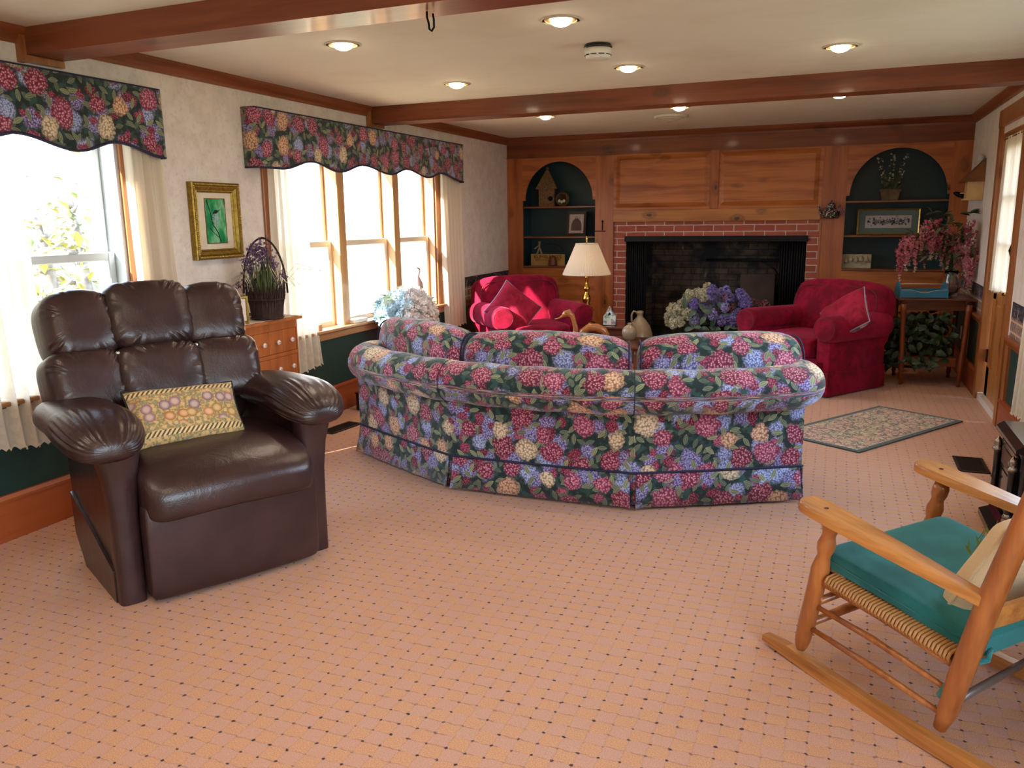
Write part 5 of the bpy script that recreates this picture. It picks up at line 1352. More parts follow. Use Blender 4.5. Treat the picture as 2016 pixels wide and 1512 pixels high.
for k in range(90):
    a = rnd.uniform(0, 6.28); g.leaf((rnd.uniform(-.06, .06), rnd.uniform(-.03, .03), rnd.uniform(.09, .2)), (math.cos(a), -.2 + math.sin(a) * .4, 1.2), (0, -1, .2), .07, .022, .3, 4)
m.build('bell_flowers', plain('dim_white', '#C8C8B8', .7), t); g.build('stems', plain('pot_green', '#48563A', .7, var=.3), t)
m = MB()
for s_, L in ((-1, .26), (1, .2), (1, .27), (-1, .18)):
    m.tube([(0, 0, .1), (s_ * L * .5, -.02, .24 + .1 * rnd.random()), (s_ * L, -.03, .14 + .1 * rnd.random())], .0015, 4)
m.build('dry_tendrils', plain('tendril', '#5A5A44', .8), t)
t = thing('framed_floral_print', 'wide gold framed flower print on the middle shelf of the right niche', 'picture', (.425, D + .06, 1.246))
t.rotation_euler = (R(-6), 0, R(-3))
mb = ring_frame(MB(), .56, .25, [(0, 0), (0, .018), (.006, .022), (.014, .018), (.016, .004)]); mb.v = [(a, b, c + .125) for a, b, c in mb.v]; mb.box(-.275, .275, 0, .01, .002, .248); mb.build('frame', plain('bright_gold', '#D8B868'), t)
MB().box(-.264, .264, -.006, -.001, .016, .234).build('mat_board', plain('sage_mat', '#5C6E68', .8), t)
MB().box(-.205, .205, -.009, -.006, .065, .185).build('print', plain('print_white', '#B8B0AC', .8), t)
m = MB(); rnd = random.Random(6)
for k in range(170):
    u = rnd.gauss(0, .085); u = max(-.18, min(.18, u * 1.3)); add_floret(m, (u, -.011, .125 + rnd.gauss(0, .016)), rnd.uniform(.006, .013), rnd, 5)
m.build('flower_motif', plain('lilac_grey', '#5A5870', .8, var=.4, scale=60), t)
m = MB()
for x in (-.10, .0, .08): 
    for k in range(6): m.ball((x + .012 * math.cos(k), -.013, .125 + .012 * math.sin(k)), .008, 6, .8)
m.build('rose_motif', plain('rose_grey', '#A8A4A0', .8), t)
t = thing('pear_plaque', 'cream relief plaque of five pears on the lowest shelf of the right niche', 'plaque', (.165, D + .04, .919))
t.rotation_euler = (R(-5), 0, 0)
PL = plain('plaque_cream', '#B8AC8C', .7, var=.15, scale=30)
MB().box(-.135, .135, 0, .02, 0, .14, .006, 2).build('slab', PL, t)
for k in range(5):
    x = -.098 + k * .047; z = .078 + .006 * (k % 2) + k * .002
    MB().lathe([(.001, -.026), (.018, -.02), (.023, -.004), (.017, .012), (.009, .024), (.006, .034), (.001, .036)], 14, 'z', True, (x, -.006, z)).build('pear', PL, t, True)
MB().tube([(-.12, -.005, .052), (-.06, -.006, .045), (0, -.005, .052), (.06, -.006, .05), (.13, -.004, .064)], .005, 6).build('branch', PL, t, True)
m = MB(); m.leaf((.03, -.003, .028), (1, 0, .3), (0, -1, 0), .035, .016, .1, 4).leaf((.07, -.003, .03), (1, 0, .4), (0, -1, 0), .03, .014, .1, 4); m.build('leaves', PL, t, True)

# latch on the left pilaster, teapot on the right one
t = thing('iron_latch', 'small black iron hook latch on the pilaster right of the left niche', 'latch', (-2.42, D - BT, 1.30))
MB().tube([(0, -.012, .10), (0, -.014, .01)], .005, 6).build('hook', BLACKM, t, True)
MB().tube([(-.09, -.008, .0), (.035, -.008, .0)], .0045, 6).build('bar', BLACKM, t, True); MB().ball((0, -.012, .105), .013, 8).build('knob', BLACKM, t, True)
t = thing('wall_teapot', 'small brown mosaic teapot with dried flowers hung on the pilaster beside the mantel', 'teapot', (-.10, D - BT - .0, 1.41))
N = NT('mosaic'); c = N.co(); d_, k_ = N.vor(c, 60, ('Distance', 'Color')); MOS = N.done(N.bsdf(N.mix(N.step(d_, .25, .5), N.mix(.35, k_, '#B8A080'), '#2A1A14'), .4))
MB().lathe([(.001, 0), (.07, 0), (.085, .03), (.08, .065), (.055, .10), (.035, .115), (.042, .12), (.03, .145), (.008, .158), (.010, .165), (.003, .175)], 22, 'z', True, (0, -.06, 0)).build('body', MOS, t, True)
MB().tube([(-.07, -.06, .04), (-.10, -.06, .06), (-.105, -.06, .10), (-.122, -.06, .125)], [.016, .012, .008, .008], 8).build('spout', MOS, t, True)
MB().tube([(.07, -.06, .09), (.115, -.06, .085), (.118, -.06, .05), (.08, -.06, .03)], .006, 6).build('handle', MOS, t, True)
m = MB(); rnd = random.Random(9)
for k in range(14): add_floret(m, (.05 + rnd.uniform(0, .05), -.10, .07 + rnd.uniform(0, .06)), .018, rnd, 5)
m.build('dried_flowers', plain('dry_pink', '#9A7070', .8), t)

# ------------------------------------------------------------------ side table corner on the right
t = thing('side_table', 'dark wooden side table with turned legs in the right corner', 'table', (.765, 7.90, 0), R(4))
MB().box(-.29, .29, -.27, .27, .728, .748, .005, 2).build('table_top', WALN, t)
MB().box(-.22, .22, -.215, -.19, .645, .728).box(-.22, .22, .19, .215, .645, .728).box(-.225, -.20, -.20, .20, .645, .728).box(.20, .225, -.20, .20, .645, .728).build('apron', WALN, t)
MB().box(-.20, .20, -.19, .19, .225, .245).build('lower_shelf', WALN, t)
MB().box(-.19, .19, -.212, -.19, .17, .245).build('stretcher', TABLEG, t); MB().box(-.19, .19, .19, .212, .17, .245).build('stretcher', TABLEG, t)
lp = [(.012, 0), (.017, .01), (.013, .035), (.019, .05), (.017, .11), (.021, .13), (.024, .15), (.026, .25), (.022, .265), (.024, .28), (.019, .30), (.019, .36), (.023, .385), (.019, .395), (.023, .405), (.018, .42), (.021, .50), (.022, .62), (.026, .645), (.026, .70)]
for a in (-1, 1):
    for b in (-1, 1):
        o = MB().lathe(lp, 18).build('leg', TABLEG, t, True, loc=(a * .205, b * .195, 0)); o.rotation_euler = (b * R(-2.2), a * R(2.2), 0); o.location = (a * .222, b * .215, 0)
def tray():
    t = thing('wooden_tray', 'blue painted wooden carrier tray with sloping ends on the side table', 'tray', (.665, 7.745, .749), R(8))
    BL = plain('blue_paint', '#2F7CA0', .55, var=.12, scale=14); IN = plain('tray_inside', '#7A4426', .7, var=.15); ED = plain('worn_edge', '#C8B090', .7)
    w = .175; d_ = .11
    MB().box(-w, w, -d_ + .01, d_ - .01, 0.004, .014).build('bottom', IN, t)
    n = 20
    def side_(y, hole):
        m = MB(); top = []
        for i in range(n + 1):
            x = -w + 2 * w * i / n; u = abs(x) / w
            top.append((x, .068 - (.022 * (1 + math.cos(PI * min(1, u * 1.5))) / 2 if hole else 0)))
        m.prism([(-w, .004), (w, .004)] + top[::-1], .009, 'y', y); return m
    side_(-d_ + .002, True).build('front_side', BL, t); side_(d_ - .011, False).build('back_side', BL, t)
    for s in (-1, 1):
        MB().prism([(-d_, 0), (d_, 0), (d_, .072), (d_ * .45, .118), (-d_ * .1, .128), (-d_, .072)], .011, 'x', s * w - (.011 if s < 0 else 0)).build('end_board', BL, t)
    MB().tube([(-w, -.012, .112), (w, -.012, .112)], .0045, 8).build('carrying_rod', ED, t, True)
    m = MB().tube([(-w, -d_ + .002, .069)] + [(-w + 2 * w * i / n, -d_ + .002, .0695 - .022 * (1 + math.cos(PI * min(1, abs(-w + 2 * w * i / n) / w * 1.5))) / 2) for i in range(n + 1)], .002, 4)
    m.build('worn_rim', ED, t)
    MB().tube([(-.08, -.03, .022), (.03, -.065, .05)], .011, 8).tube([(-.06, .02, .022), (.06, -.01, .024)], .009, 8).build('wooden_utensil', wood('utensil', '#A86A3C', '#7A4424', 'x', knots=False), t, True)
tray()
def wisteria():
    rnd = random.Random(21)
    t = thing('wisteria_pitcher', 'clear glass pitcher full of drooping pink wisteria on the side table', 'flowers', (.905, 7.95, .749))
    N = NT('clear_glass'); GL = N.done(N.bsdf('#F4F8F8', .03, trans=1.0, ior=1.45))
    MB().lathe([(.001, .0), (.055, .0), (.062, .03), (.066, .09), (.060, .14), (.050, .18), (.056, .215), (.053, .215), (.047, .18), (.056, .14), (.061, .09), (.056, .03), (.001, .012)], 26, 'z', False).build('glass_body', GL, t, True)
    MB().tube([(.05, -.02, .20), (.09, -.03, .205), (.115, -.035, .16), (.10, -.03, .10), (.062, -.02, .06)], .007, 8).build('handle', GL, t, True)
    P1 = plain('wisteria_pink', '#C8586E', .7, var=.2, scale=60); P2 = plain('wisteria_rose', '#DA8490', .7, var=.2, scale=60); TIP = plain('wisteria_tip', '#D8BCA4', .7, var=.2, scale=60)
    T_ = []
    for mat in (P1, P2):
        m = MB()
        for i in range(150):
            u = rnd.random() ** .8; a = rnd.uniform(0, 6.28); r = .046 * (1 - u) ** .8 + .006
            add_floret(m, (r * math.cos(a), r * math.sin(a), -.27 * u + .03), .017 * (1 - .5 * u), rnd)
        T_.append(template('raceme', m, mat))
    m = MB()
    for i in range(26): add_floret(m, (rnd.gauss(0, .008), rnd.gauss(0, .008), -.24 - .06 * rnd.random()), .009, rnd)
    TM = template('raceme_tip', m, TIP)
    st_ = MB(); lf = MB()
    for i in range(34):
        u = -1 + 2 * ((i * .618 + .3) % 1); v = rnd.random()
        x = u * .30 - .115; y = rnd.uniform(-.15, .06); 
        if x + .905 > 1.03: x = 1.03 - .905
        z = .63 - .15 * u * u - .30 * v * (.4 + .6 * abs(u)) 
        if v < .3 and abs(u) < .7: z = .62 - .05 * rnd.random()
        o = place_mesh('flower_raceme', T_[i % 2], t, (x, y, z), rnd.uniform(.65, 1.0), rnd.uniform(0, 6)); o.rotation_euler = (rnd.uniform(-.15, .15), rnd.uniform(-.12, .12), rnd.uniform(0, 6))
        q = place_mesh('raceme_tip', TM, o, (0, 0, 0)); q.rotation_euler = (0, 0, 0)
        st_.tube([(0, 0, .08), (x * .3, y * .5, .42), (x, y, z + .02)], .003, 4)
    for i in range(150):
        u = rnd.uniform(-1, .5); x = u * .30 - .02; z = .30 + .30 * rnd.random() + .06 * (1 - abs(u)); y = rnd.uniform(-.16, .06)
        x = min(x, .11); lf.leaf((x, y, z), (rnd.uniform(-1, .4), rnd.uniform(-1, .2), rnd.uniform(-.6, .8)), (0, -.4, 1), rnd.uniform(.06, .095), .034, .3, 4)
    for (x, z, dx) in ((-.19, .70, .3), (-.10, .68, 1), (.02, .69, 1), (.09, .69, .6), (.10, .70, .9)):
        for k in range(3): lf.leaf((x, -.02, z), (dx + rnd.uniform(-.8, .8), -.3, rnd.uniform(-.1, .6)), (0, -.6, 1), .075, .036, .2, 4)
    st_.build('stems', plain('stem_green', '#4A5A38', .7), t); lf.build('leaves', plain('wisteria_leaf', '#4E5E3C', .55, var=.3), t, True)
wisteria()
def ivy():
    rnd = random.Random(31)
    t = thing('potted_ivy', 'trailing dark green ivy filling the space under the side table', 'plant', (.70, 7.86, .246), 0)
    MB().lathe([(.001, 0), (.07, 0), (.09, .14), (.095, .15), (.08, .15), (.07, .12)], 20).build('pot', plain('dark_pot', '#2A2420', .6), t, True)
    m = MB(); s_ = MB()
    for i in range(420):
        a = rnd.uniform(0, 6.28); x = rnd.uniform(-.30, .22); z = rnd.uniform(-.06, .36); y = rnd.uniform(-.17, .15)
        if x < -.18: y = rnd.uniform(-.12, .1); z = rnd.uniform(-.12, .32)
        if z < 0.0 and abs(x) < .12: y = -.20 - .02 * rnd.random()
        L = rnd.uniform(.045, .085)
        m.leaf((x, y, z), (math.cos(a), -.5, math.sin(a) * .7 - .45), (0, -1, .5), L, L * .72, .3, 4)
    for i in range(22):
        x = rnd.uniform(-.27, .2); s_.tube([(0, 0, .14), (x * .5, -.06, .28), (x, -.10, rnd.uniform(0, .3)), (x * 1.05, -.11, rnd.uniform(-.1, .1))], .0025, 4)
    m.build('leaves', plain('ivy_leaf', '#2C4A28', .4, var=.4, scale=12), t, True); s_.build('vines', plain('ivy_vine', '#3A3420', .8), t)
ivy()

# ------------------------------------------------------------------ door in the right wall
def door():
    d = bpy.data.objects.new('door_1', None); COL.objects.link(d); d.location = (XR, 6.83, 0); d['kind'] = 'structure'
    y0, y1 = -.40, .40; x0, x1 = .035, .075
    m = MB().box(x0, x1, y0, y0 + .12, .05, 2.0).box(x0, x1, y1 - .12, y1, .05, 2.0).box(x0, x1, y0, y1, 1.90, 2.0).box(x0, x1, y0, y1, .80, .90).box(x0, x1, y0, y1, .05, .27).box(x0, x1, -.05, .05, .27, .80)
    m.box(x0 + .012, x1 - .008, y0 + .1, y1 - .1, .25, .82)
    for a, b in ((y0 + .14, -.07), (.07, y1 - .14)): m.box(x0 + .004, x1, a, b, .31, .76, .006, 1)
    for z in (1.22, 1.56): m.box(x0, x1 - .01, y0 + .1, y1 - .1, z - .012, z + .012)
    m.box(x0, x1 - .01, -.012, .012, .9, 1.9)
    o = m.build('door_leaf', DOOR_Z, d)
    MB().box(x0 + .02, x0 + .024, y0 + .1, y1 - .1, .88, 1.92).build('door_pane', GLASS, d)
    MB().box(x0 - .04, x1, y0 - .03, y1 + .03, 0.0, .05).build('threshold', plain('white_threshold', '#E4DCD4', .5), d)
    h = MB().tube([(x0 - .002, y0 + .05, 1.12), (x0 - .035, y0 + .05, 1.14), (x0 - .05, y0 + .05, 1.19), (x0 - .035, y0 + .05, 1.24), (x0 - .002, y0 + .05, 1.26)], .007, 8); h.build('door_handle', BLACKM, d, True)
    MB().box(x0 - .02, x0 + .002, y0 + .02, y0 + .10, .885, .915, .004, 1).tube([(x0 - .03, y0 + .04, .90), (x0 - .06, y0 + .07, .89)], .010, 8).build('door_latch', BRASS, d, True)
    for z in (.35, 1.75): MB().box(x0 - .006, x0 + .004, y1 - .02, y1 + .03, z - .05, z + .05).build('hinge', BLACKM, d)
    # casing and jambs
    c = MB().box(-.022, 0, .43, .52, 0, 2.09).box(-.022, 0, -.53, -.43, 0, 2.09).box(-.026, 0, -.55, .53, 2.07, 2.19).box(0, T, .43, .45, 0, 2.02).box(0, T, -.45, -.43, 0, 2.02).box(0, T, -.43, .43, 2.0, 2.02)
    c.build('door_casing', CASE_Z, d)
    for o in d.children: o['kind'] = 'structure'
    return d
door()
curtain('cream gathered curtain over the glass of the door in the right wall', XR + .008, 6.50, 7.22, 6.52, 7.20, 1.985, .87, 9, seed=7, amp=.008, mat=LACE2, group='lace curtains on the right wall')
struct('wall_outlet_plate', MB().box(XR - .006, XR, 8.42, 8.50, .31, .43, .002, 1), plain('outlet_white', '#C8C8C0', .4))

# wooden birdhouse on the right wall and the iron bird beside it
t = thing('wooden_birdhouse', 'pale wooden birdhouse with shingled roof mounted on the right wall', 'birdhouse', (XR, 8.05, 1.55))
PALEW = plain('pale_pine', '#D6B07A', .6, var=.08)
MB().box(-.125, -.003, -.075, .075, 0.012, .155).build('walls', PALEW, t)
MB().box(-.14, -.003, -.09, .09, 0, .012).build('floor_board', PALEW, t)
SHG = wood('shingle', '#8A5A34', '#5E3A1E', 'y', knots=False)
m = MB()
for k in range(5):
    x = -.17 + k * .032; z = .145 + k * .036; m.add([(x, -.105 + k * .008, z), (x, .105 - k * .008, z), (x + .045, .105 - k * .008, z + .048), (x + .045, -.105 + k * .008, z + .048), (x, -.105 + k * .008, z + .008), (x, .105 - k * .008, z + .008), (x + .045, .105 - k * .008, z + .056), (x + .045, -.105 + k * .008, z + .056)], [(3, 2, 1, 0), (4, 5, 6, 7), (0, 1, 5, 4), (1, 2, 6, 5), (2, 3, 7, 6), (3, 0, 4, 7)])
m.add([(-.165, -.1, .15), (-.003, -.1, .15), (-.003, -.07, .33), (-.165, .1, .15), (-.003, .1, .15), (-.003, .07, .33)], [(0, 1, 2), (5, 4, 3), (0, 2, 5, 3)])
m.build('shingled_roof', SHG, t)
MB().lathe([(.028, .32), (.030, .35), (.02, .372), (.001, .378)], 14, 'z', True, (-.032, 0, 0)).build('cap', WHITEP, t, True)
MB().tube([(-.124, 0, .06), (-.165, 0, .06)], .005, 8).build('perch', PALEW, t, True)
t = thing('iron_bird', 'small black iron bird ornament on the panelling in the right corner', 'ornament', (1.03, D - BT, 1.60), 0)
MB().tube([(-.075, -.035, .03), (-.055, -.035, .025), (-.02, -.035, .01), (.02, -.035, .0), (.055, -.035, -.01)], [.006, .018, .026, .02, .006], 10).build('body', BLACKM, t, True)
MB().tube([(0, -.03, 0), (0, 0, -.02)], .006, 6).build('bracket', BLACKM, t, True)

# ------------------------------------------------------------------ rug, floor vents
def mat_rug():
    N = NT('rug_pattern'); uv = N.co('UV'); u, v, _ = N.sep(uv)
    w = N.vm('ADD', uv, N.vm('MULTIPLY', N.noise(uv, 14, 3, col=True, dim='2D'), (.16, .16, 0)))
    e = N.vor(N.map(w, 13), 1, feat='DISTANCE_TO_EDGE', dim='2D'); e2 = N.vor(N.map(w, 24, loc=(.4, .2, 0)), 1, feat='DISTANCE_TO_EDGE', dim='2D')
    line = N.math('MAXIMUM', N.math('SUBTRACT', 1.0, N.step(e, .05, .11)), N.math('SUBTRACT', 1.0, N.step(e2, .04, .09)))
    base = N.mix(N.step(N.noise(uv, 6, 2, dim='2D'), .4, .6), '#D2A58A', '#C8B088')
    colr = N.mix(N.math('MULTIPLY', line, .85), base, '#3A4440')
    du = N.math('MINIMUM', u, N.math('SUBTRACT', 1.13, u)); dv = N.math('MINIMUM', v, N.math('SUBTRACT', .58, v)); dd = N.math('MINIMUM', du, dv)
    colr = N.mix(N.math('LESS_THAN', dd, .042), colr, N.mix(N.math('GREATER_THAN', N.math('SINE', N.math('MULTIPLY', N.math('ADD', u, v), 240.0)), 0), '#D8C09C', '#3E4A46'))
    colr = N.mix(N.math('LESS_THAN', dd, .032), colr, '#34423F')
    return N.done(N.bsdf(colr, .95, 0, N.bump(line, .2, .003), sheen=.2))
ca = Vector((.188, 5.297)); cb = Vector((.884, 6.373)); cc_ = Vector((.353, 6.699)); cd_ = ca + (cc_ - cb)
m = MB(); cs = [ca, cb, cc_, cd_]; uvs = [(0, 0), (1.28, 0), (1.28, .62), (0, .62)]
L1 = (cb - ca).length; L2 = (cc_ - cb).length
m.add([(p.x, p.y, z) for z in (.001, .009) for p in cs], [(3, 2, 1, 0), (4, 5, 6, 7), (0, 1, 5, 4), (1, 2, 6, 5), (2, 3, 7, 6), (3, 0, 4, 7)], [(0, 0), (1.13, 0), (1.13, .58), (0, .58)] * 2)
tag(m.build('area_rug', mat_rug(), None), 'small patterned pink and charcoal rug lying right of the sofa', 'rug')
VENT = plain('vent_brown', '#3A2E26', .5, .4, var=.15)
def vent(label, x, y, w, l, rz, col=VENT):
    t = thing('floor_vent', label, 'vent', (x, y, 0.0005), rz, 'floor vents')
    MB().box(-w/2, w/2, -l/2, -l/2 + .015, 0, .006).box(-w/2, w/2, l/2 - .015, l/2, 0, .006).box(-w/2, -w/2 + .015, -l/2, l/2, 0, .006).box(w/2 - .015, w/2, -l/2, l/2, 0, .006).build('frame', col, t)
    m = MB()
    for k in range(int(l / .012) - 2): m.box(-w/2 + .01, w/2 - .01, -l/2 + .018 + k * .012, -l/2 + .023 + k * .012, 0, .005)
    m.build('grille', col, t); MB().box(-w/2 + .01, w/2 - .01, -l/2 + .01, l/2 - .01, 0, .002).build('duct', BLACKM, t)
vent('dark floor register in the carpet between the recliner and the sofa', -3.22, 4.80, .13, .34, R(-6))
vent('brown floor register in the carpet beside the black stove', .79, 5.25, .16, .32, 0)
vent('dark floor register along the panelling behind the right red armchair', .60, 8.62, .34, .16, 0)
t = thing('black_speaker', 'small black box on the carpet at the left end of the sofa', 'speaker', (-3.36, 5.36, 0), R(-10))
MB().box(-.05, .05, -.05, .05, 0, .13, .006, 2).build('cabinet', plain('black_plastic', '#141416', .4), t); MB().box(-.055, .055, -.055, .055, .13, .14, .004, 1).build('lid', plain('black_plastic', '#141416', .4), t)

# ------------------------------------------------------------------ cast iron stove
def stove():
    t = thing('cast_iron_stove', 'black cast iron stove with nickel finials at the right edge', 'stove', (.90, 4.14, 0))
    N = NT('stove_enamel'); c = N.co(); EN = N.done(N.bsdf('#0E1014', .22, 0, N.bump(N.noise(c, 60, 3), .1, .004), coat=.6))
    MB().box(-.12, .14, -.22, .22, .07, .435, .02, 3).build('body', EN, t, True, angle=40)
    m = MB(); m.prism([(-.15, .435), (.16, .435), (.16, .455), (.14, .472), (-.12, .472), (-.15, .45)], .48, 'y', -.24); m.build('top_plate', EN, t)
    MB().prism([(-.19, 0), (.16, 0), (.16, .03), (.14, .07), (-.13, .07), (-.15, .045), (-.19, .03)], .48, 'y', -.24).build('base_plate', EN, t)
    o = MB().box(-.132, -.118, -.17, .17, .10, .41, .006, 2).build('door', EN, t)
    MB().box(-.136, -.130, -.13, .13, .30, .38, .004, 1).build('red_panel', plain('rust_panel', '#5A2A20', .35, .2, var=.4, scale=40), o)
    MB().box(-.136, -.130, -.13, .13, .13, .28, .004, 1).build('window_panel', plain('dark_stove_glass', '#08080A', .1), o)
    for y in (-.17, .19):
        MB().lathe([(.016, .07), (.016, .12), (.021, .125), (.016, .135), (.015, .20), (.021, .21), (.015, .22), (.016, .33), (.020, .34)], 14, 'z', True, (-.142, y, 0)).build('column', EN, t, True)
        MB().lathe([(.020, .34), (.026, .345), (.024, .352), (.015, .362), (.020, .374), (.016, .392), (.004, .405), (.001, .41)], 16, 'z', True, (-.142, y, 0)).build('finial', PEWTER, t, True)
        MB().lathe([(.019, .105), (.024, .112), (.018, .122), (.021, .132), (.015, .145)], 16, 'z', True, (-.142, y, 0)).build('nickel_collar', PEWTER, t, True)
    MB().tube([(-.15, -.17, .215), (-.175, -.14, .212), (-.19, -.11, .225), (-.21, -.10, .23)], [.008, .010, .010, .006], 10).ball((-.212, -.10, .23), .011, 10).build('door_handle', PEWTER, t, True)
    m = MB().tube([(.03, -.1, .472), (.03, -.1, .50)], .004, 6).ball((.03, -.1, .508), .014, 10); m.build('lid_knob', plain('white_knob', '#EFE6DE', .25, var=0), t, True)
stove()

# ------------------------------------------------------------------ rocking chair
def rocker():
    t = thing('rocking_chair', 'oak rocking chair with woven rush seat in the right foreground', 'rocking chair', (-.10, 2.67, 0), math.atan2(-.69, .72))
    # local x: front -> back, y: near -> far side
    KF = .57
    def DX(k): return -.13 * k
    def sh(o, k): o.location.x = DX(k); return o
    for k, nm in ((0, 'near'), (KF, 'far')):
        # runner: curved blade
        n = 30; m = MB(); top = []; bot = []
        for i in range(n + 1):
            x = -.075 + 1.13 * i / n; z = .0 + .095 * (x - .33) ** 2
            th = .042 if i > 2 else .022 + .007 * i
            bot.append((x, z)); top.append((x, z + th))
        m.prism([(a, b) for a, b in bot] + top[::-1], .034, 'y', k - .017)
        sh(m.build('rocker_runner', OAK, t), k)
        # front post, turned
        P0 = Vector((.085, k, .06)); P1 = Vector((.185, k, .548))
        def along(P0, P1, prof, nn=16):
            d = (P1 - P0); L = d.length; q = d.to_track_quat('Z', 'Y').to_matrix().to_4x4(); mm = MB(); mm.M = Matrix.Translation(P0) @ q; mm.lathe([(r, z * L) for r, z in prof], nn); return mm
        along(P0, P1, [(.014, 0), (.020, .03), (.025, .08), (.027, .2), (.027, .5), (.029, .62), (.024, .68), (.020, .72), (.026, .76), (.028, .80), (.022, .845), (.020, .87), (.026, .91), (.027, .95), (.022, 1.0)]).build('front_post', OAKD, t, True).location.x = DX(k)
        # back post (two straight runs)
        m = MB(); m.tube([(.595, k, .085), (.612, k, .14), (.635, k, .25), (.695, k, .50), (.745, k, .68), (.80, k, .88), (.845, k, 1.06), (.85, k, 1.08)], [.017, .025, .029, .030, .028, .025, .020, .008], 16); sh(m.build('back_post', OAKD, t, True), k)
        # armrest
        pts = [(-.0, .0), (.0, .0)]
        out = []
        prof = [(.078, .018), (.086, .034), (.102, .045), (.14, .050), (.22, .049), (.35, .042), (.50, .032), (.62, .022), (.70, .016)]
        yo = k + (-.012 if k == 0 else .012)
        up = [(x, yo + w) for x, w in prof]; dn = [(x, yo - w) for x, w in prof]
        poly = dn + up[::-1]
        zo = 0.0 if k == 0 else .020
        def zt(x): return .578 + zo - .070 * ((x - .05) / .65)
        m = MB(); nn = len(poly); vs = [(x, y, zt(x) - .026) for x, y in poly] + [(x, y, zt(x) - .002) for x, y in poly] + [(x + (.004 if x < .1 else 0), yo + (y - yo) * .93, zt(x) + .003) for x, y in poly]
        m.add(vs, [tuple(range(nn))[::-1], tuple(range(2 * nn, 3 * nn))] + [(r * nn + i, r * nn + (i + 1) % nn, (r + 1) * nn + (i + 1) % nn, (r + 1) * nn + i) for r in (0, 1) for i in range(nn)])
        a = sh(m.build('armrest', OAK, t, True, angle=50), k)
        MB().lathe([(.008, 0), (.008, .0012)], 12, 'z', True, (.165, yo, zt(.165) + .0025)).build('dowel_plug', CHERRY, a)
        # side rungs
        MB().tube([(.150, k, .232), (.36, k, .228), (.605, k, .205)], [.008, .0105, .008], 10).build('side_rung', OAKD, t, True).location.x = DX(k)
        MB().tube([(.118, k, .150), (.36, k, .142), (.590, k, .128)], [.008, .0105, .008], 10).build('side_rung', OAKD, t, True).location.x = DX(k)
        MB().tube([(.165, k, .320), (.40, k, .306), (.635, k, .280)], .011, 10).build('seat_rail', OAKD, t, True).location.x = DX(k)
    MB().tube([(.150, 0, .255), (.150 + DX(KF / 2), KF / 2, .258), (.150 + DX(KF), KF, .255)], [.012, .018, .012], 12).build('front_rung', OAKD, t, True)
    MB().tube([(.118, 0, .165), (.118 + DX(KF / 2), KF / 2, .165), (.118 + DX(KF), KF, .165)], [.012, .018, .012], 12).build('front_rung', OAKD, t, True)
    MB().tube([(.620, 0, .17), (.620 + DX(KF), KF, .17)], [.011, .011], 12).build('back_rung', plain('grey_rung', '#6A5A52', .3, coat=.4), t, True)
    # back: slats and crest
    def backx(z): return .695 + (z - .50) * .27
    for z0, z1, th in ((.40, .47, .016), (.62, .68, .014), (.80, .86, .014), (.96, 1.05, .018)):
        m = MB(); n = 14; vs = []
        for i in range(n + 1):
            u = i / n; y = KF * u; bow = .03 * math.sin(PI * u)
            for z in (z0, z1):
                for d_ in (-th / 2, th / 2): vs.append((backx(z) + bow + d_ + DX(y), y, z + (.02 * math.sin(PI * u) if z == z1 and z1 > .9 else 0)))
        m.add(vs, [(4 * i + a, 4 * i + 4 + a, 4 * i + 4 + b, 4 * i + b) for i in range(n) for a, b in ((0, 1), (1, 3), (3, 2), (2, 0))]); m.build('back_slat', OAK, t, True, angle=40)
    # rush seat: woven cords wrapped over the rails
    RUSH = plain('rush_cord', '#BC8850', .5, var=.12, scale=150)
    m = MB()
    def zs(x): return .335 - .085 * (x - .16)
    for k in (0, KF):
        s_ = 1 if k == 0 else -1
        for i in range(37):
            x = .185 + i * .0118 + DX(k)
            z = zs(x - DX(k)) + .004
            m.tube([(x, k + s_ * .06, z + .016), (x, k + s_ * .02, z + .017), (x, k - s_ * .008, z + .012), (x, k - s_ * .016, z), (x, k - s_ * .008, z - .012), (x, k + s_ * .02, z - .017), (x, k + s_ * .06, z - .014)], .0054, 6)
    for i in range(42):
        y = .03 + i * .0124; z = zs(.16) + .006; d_ = DX(y)
        m.tube([(.22 + d_, y, z + .014), (.17 + d_, y, z + .017), (.142 + d_, y, z + .010), (.134 + d_, y, z), (.142 + d_, y, z - .012), (.17 + d_, y, z - .017), (.22 + d_, y, z - .014)], .0056, 6)
    m.build('rush_seat', RUSH, t, True)['kind'] = 'stuff'
    m = MB(); m.add([(.17, .03, zs(.17) + .012), (.62, .03, zs(.62) + .012), (.55, KF - .03, zs(.62) + .012), (.10, KF - .03, zs(.17) + .012), (.17, .03, zs(.17) - .008), (.62, .03, zs(.62) - .008), (.55, KF - .03, zs(.62) - .008), (.10, KF - .03, zs(.17) - .008)], [(0, 1, 2, 3), (7, 6, 5, 4), (0, 4, 5, 1), (1, 5, 6, 2), (2, 6, 7, 3), (3, 7, 4, 0)]); m.build('seat_core', RUSH, t)
    return t
RT = rocker()
def rl(x, y, z): return (-.10 + .72 * x + .69 * y, 2.67 - .69 * x + .72 * y, z)
RZ = math.atan2(-.69, .72)
def mat_cord():
    N = NT('teal_corduroy'); c = N.co(); x, y, z = N.sep(c)
    w = N.math('SINE', N.math('MULTIPLY', y, 1500.0)); f = N.noise(c, 5, 3)
    colr = N.mix(N.step(f, .35, .65), '#1A5654', '#287676')
    return N.done(N.bsdf(colr, .8, 0, N.bump(w, .35, .0015), sheen=.6, sheen_tint='#8FE0E0', spec=.2))
TEAL = mat_cord()
t = thing('seat_cushion', 'teal green corduroy seat cushion on the rocking chair', 'cushion', rl(.395, .285, .345)); t.rotation_euler = (R(2.5), R(7.0), RZ)
